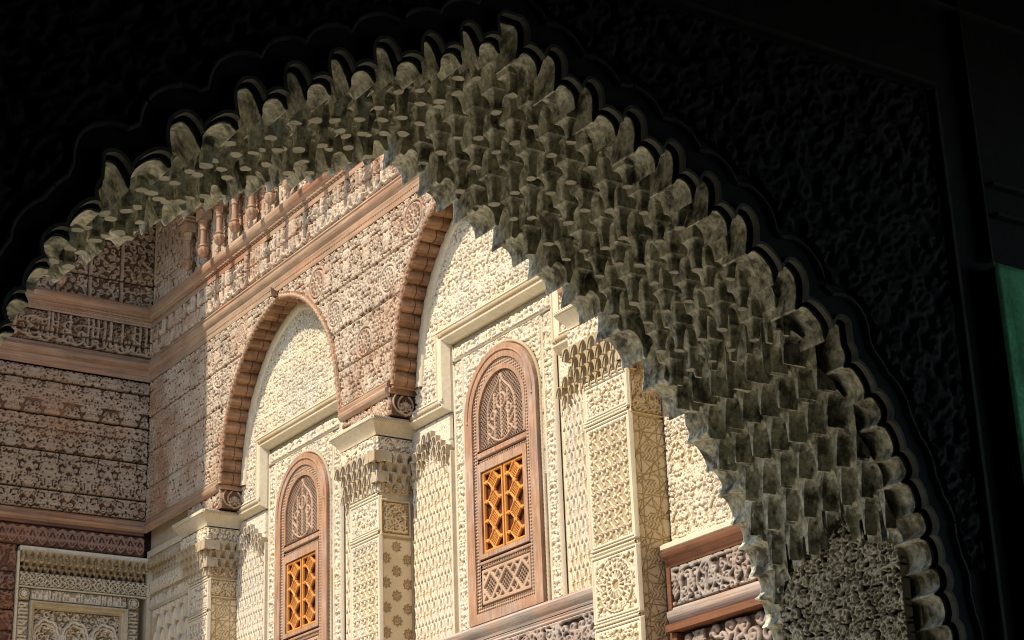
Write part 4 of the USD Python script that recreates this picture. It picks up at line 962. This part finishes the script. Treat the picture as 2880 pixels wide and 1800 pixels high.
# ------------------------------------------------------------------ carved wooden lintels under the windows
for nm, ya, yb, zt, lab in (('carved_lintel', 8.64, 11.05, 4.075, 'grey weathered carved wood lintel below the nearer arched window'),
                            ('carved_lintel', 5.4, 8.17, 4.15, 'reddish framed wood lintel with carved panels right of the widest pier')):
    ln = thing(nm, lab, 'lintel', (D, (ya + yb) / 2, 3.2), 'carved wood lintels under the stucco bays')
    red = zt > 4.1
    obj('lintel_core', box(D - .05, D + .015, ya, yb, 3.0, zt - .06), m_gap, ln)
    if red:
        mouldy(ln, 'sill', [(4.118, 0), (4.118, .10), (4.128, .115), (4.15, .115), (4.165, .09), (4.165, 0)], m_cream, D, ya, yb)
        mouldy(ln, 'cornice', [(4.03, .05), (4.03, .066), (4.05, .075), (4.075, .10), (4.10, .112), (4.116, .112), (4.116, 0)], m_lred, D, ya, yb)
        LB = ogee(.30, .105, .09, .2, .010) + ogee(.95, .105, .09, .2, .010) + [s_ for s_ in arabesque(1.7, .21, .075, .008, 700) ] + [(A([[.08, .02], [.08, .19]]), .012), (A([[.55, .02], [.55, .19]]), .03), (A([[.0, .205], [1.7, .205]]), .008)]
        relief(ln, 'carved_panel', WEST, (D - .056, yb - .03, 3.805), 1.75, .222, lambda U, V: field(LB, U, V, .004), .022, m_grey, .0055)
        mouldy(ln, 'ledge', [(3.70, .05), (3.70, .07), (3.715, .095), (3.74, .11), (3.752, .112), (3.775, .112), (3.785, .08), (3.80, .074), (3.80, .05)], m_greyp, D, ya, yb - .02)
        obj('red_soffit', box(D - .13, D - .05, ya, yb - .02, 3.66, 3.698), m_lred, ln)
        obj('stile', cbox(D - .085, D - .04, yb - .03, yb, 3.0, 4.03, .004), m_lred, ln)
        obj('stile', cbox(D - .10, D - .04, yb - .075, yb - .035, 3.0, 3.655, .004), m_lred, ln)
        LB2 = ogee(.35, .2, .12, .36, .014) + arabesque(1.7, .5, .12, .013, 702)
        relief(ln, 'carved_panel', WEST, (D - .056, yb - .08, 3.1), 1.7, .545, lambda U, V: field(LB2, U, V, .005), .026, m_grey, .006)
    else:
        mouldy(ln, 'sill', [(3.985, .05), (3.985, .066), (4.01, .074), (4.02, .088), (4.045, .10), (4.06, .10), (4.078, .085), (4.078, 0)], m_greyp, D, ya, yb)
        mouldy(ln, 'bead', [(3.945, .05), (3.945, .062), (3.955, .068), (3.965, .062), (3.975, .066), (3.983, .058), (3.983, .05)], m_greyp, D, ya, yb)
        LB = arabesque(2.3, .34, .085, .009, 705) + [(A([[.55 + .62 * q, .02], [.55 + .62 * q, .32]]), .018) for q in range(4)] + [(A([[0, .33], [2.4, .33]]), .008)] + kufic(2.3, .3, 44, .010)
        relief(ln, 'carved_panel', WEST, (D - .056, yb, 3.60), 2.4, .342, lambda U, V: field(LB, U, V, .004), .026, m_grey, .0058)
        obj('plank', cbox(D - .07, D - .05, ya, yb, 3.2, 3.595, .004), m_greyp, ln)

# ------------------------------------------------------------------ eave with hanging turned posts
ev = thing('cedar_eave', 'dark cedar eave high over the carved frieze at the courtyard corner', 'eave', (5.9, 13, 8.9))
for k, y in enumerate(np.arange(5.2, 14.6, .32)): obj('board', box(5.82, 6.62, y, y + .314, 8.92 + .004 * (k % 2), 8.96 + .004 * (k % 2)), m_darkp, ev)
for k, x in enumerate(np.arange(4.0, 6.3, .32)): obj('board', box(x, x + .314, 14.5, 15.6, 8.925 + .004 * (k % 2), 8.965 + .004 * (k % 2)), m_darkp, ev)
obj('fascia', box(5.78, 5.815, 5.2, 14.6, 8.86, 9.05), m_darkp, ev); obj('fascia', box(4.0, 5.778, 14.46, 14.498, 8.86, 9.05), m_darkp, ev)
ys = [14.30, 13.98, 13.66, 13.36, 13.04, 12.70, 12.37, 12.04, 11.71, 11.38, 11.05]
ordn = ['first', 'second', 'third', 'fourth', 'fifth', 'sixth', 'seventh', 'eighth', 'ninth', 'tenth', 'eleventh']
BODY = [(.001, 0), (.012, .006), (.030, .022), (.043, .045), (.048, .068), (.046, .085), (.036, .10), (.029, .108), (.036, .112), (.038, .120), (.034, .128), (.029, .132)]
SHAFT = [(.028, .132), (.0275, .20), (.027, .262), (.033, .266), (.035, .274), (.031, .282), (.030, .288)]
CAP = [(.030, .288), (.032, .31), (.038, .335), (.045, .352), (.046, .36)]
proto = []
def post(first):
    fl = A([0, .04, .07, .08, .08, .07, .05, .0, .0, 0, 0, 0])
    obj('bulb', lathe(BODY, (0, 0, 0), 32, fl), m_woodp, first, smooth=50)
    obj('shaft', lathe(SHAFT, (0, 0, 0), 16), m_frame, first, smooth=35)
    obj('fluted_cap', lathe(CAP, (0, 0, 0), 32, A([.02, .06, .08, .05, 0])), m_woodp, first, smooth=50)
    obj('block', cbox(-.055, .055, -.055, .055, .361, .45, .006), m_woodp, first)
    obj('abacus', cbox(-.075, .06, -.075, .075, .451, .478, .006), m_woodp, first)
    obj('abacus', cbox(-.085, .06, -.085, .085, .479, .50, .006), m_woodp, first)
    for i in range(4):
        q = lathe([(.001, -.06), (.045, -.06), (.048, 0), (.045, .06), (.001, .06)], (0, 0, 0), 14); v = q[0][:, [0, 2, 1]] + A([-.02 - .055 * i, 0, .545 + .085 * i])
        obj('volute', (v, q[1][:, ::-1]), m_woodp, first, smooth=40)
    obj('bracket_arm', cbox(-.24, .09, -.035, .035, .872, .915, .006), m_woodp, first)
    obj('bracket_arm', cbox(-.86, .09, .118, .182, .58, .66, .006), m_woodp, first)  # unseen long arm, added to cast shadow bars on the frieze
for k, y in enumerate(ys):
    lab = '%s turned cedar post from the corner, hanging under the eave of the sunlit wall' % ordn[k]
    p = thing('hanging_post', lab, 'post', (6.295, y, 7.985), 'turned posts hanging under the long eave')
    if k == 0:
        base[p] = A([0, 0, 0.]); post(p)
    else:
        pr_ = stage.GetPrimAtPath(p); pr_.GetReferences().AddInternalReference('/World/hanging_post'); pr_.SetInstanceable(True)
        for kk, vv in (('label', lab), ('category', 'post')): pr_.SetCustomDataByKey(kk, vv)
p = thing('hanging_post', 'lone turned cedar post hanging on the shaded end wall', 'post', (5.46, YC - .065, 7.985))
pr_ = stage.GetPrimAtPath(p); x_ = UsdGeom.Xformable(pr_); x_.AddRotateZOp().Set(90.0)
pr_.GetReferences().AddInternalReference('/World/hanging_post'); pr_.SetInstanceable(True)
tag(pr_, 'lone turned cedar post hanging on the shaded end wall', 'post', 'turned post of the end wall')
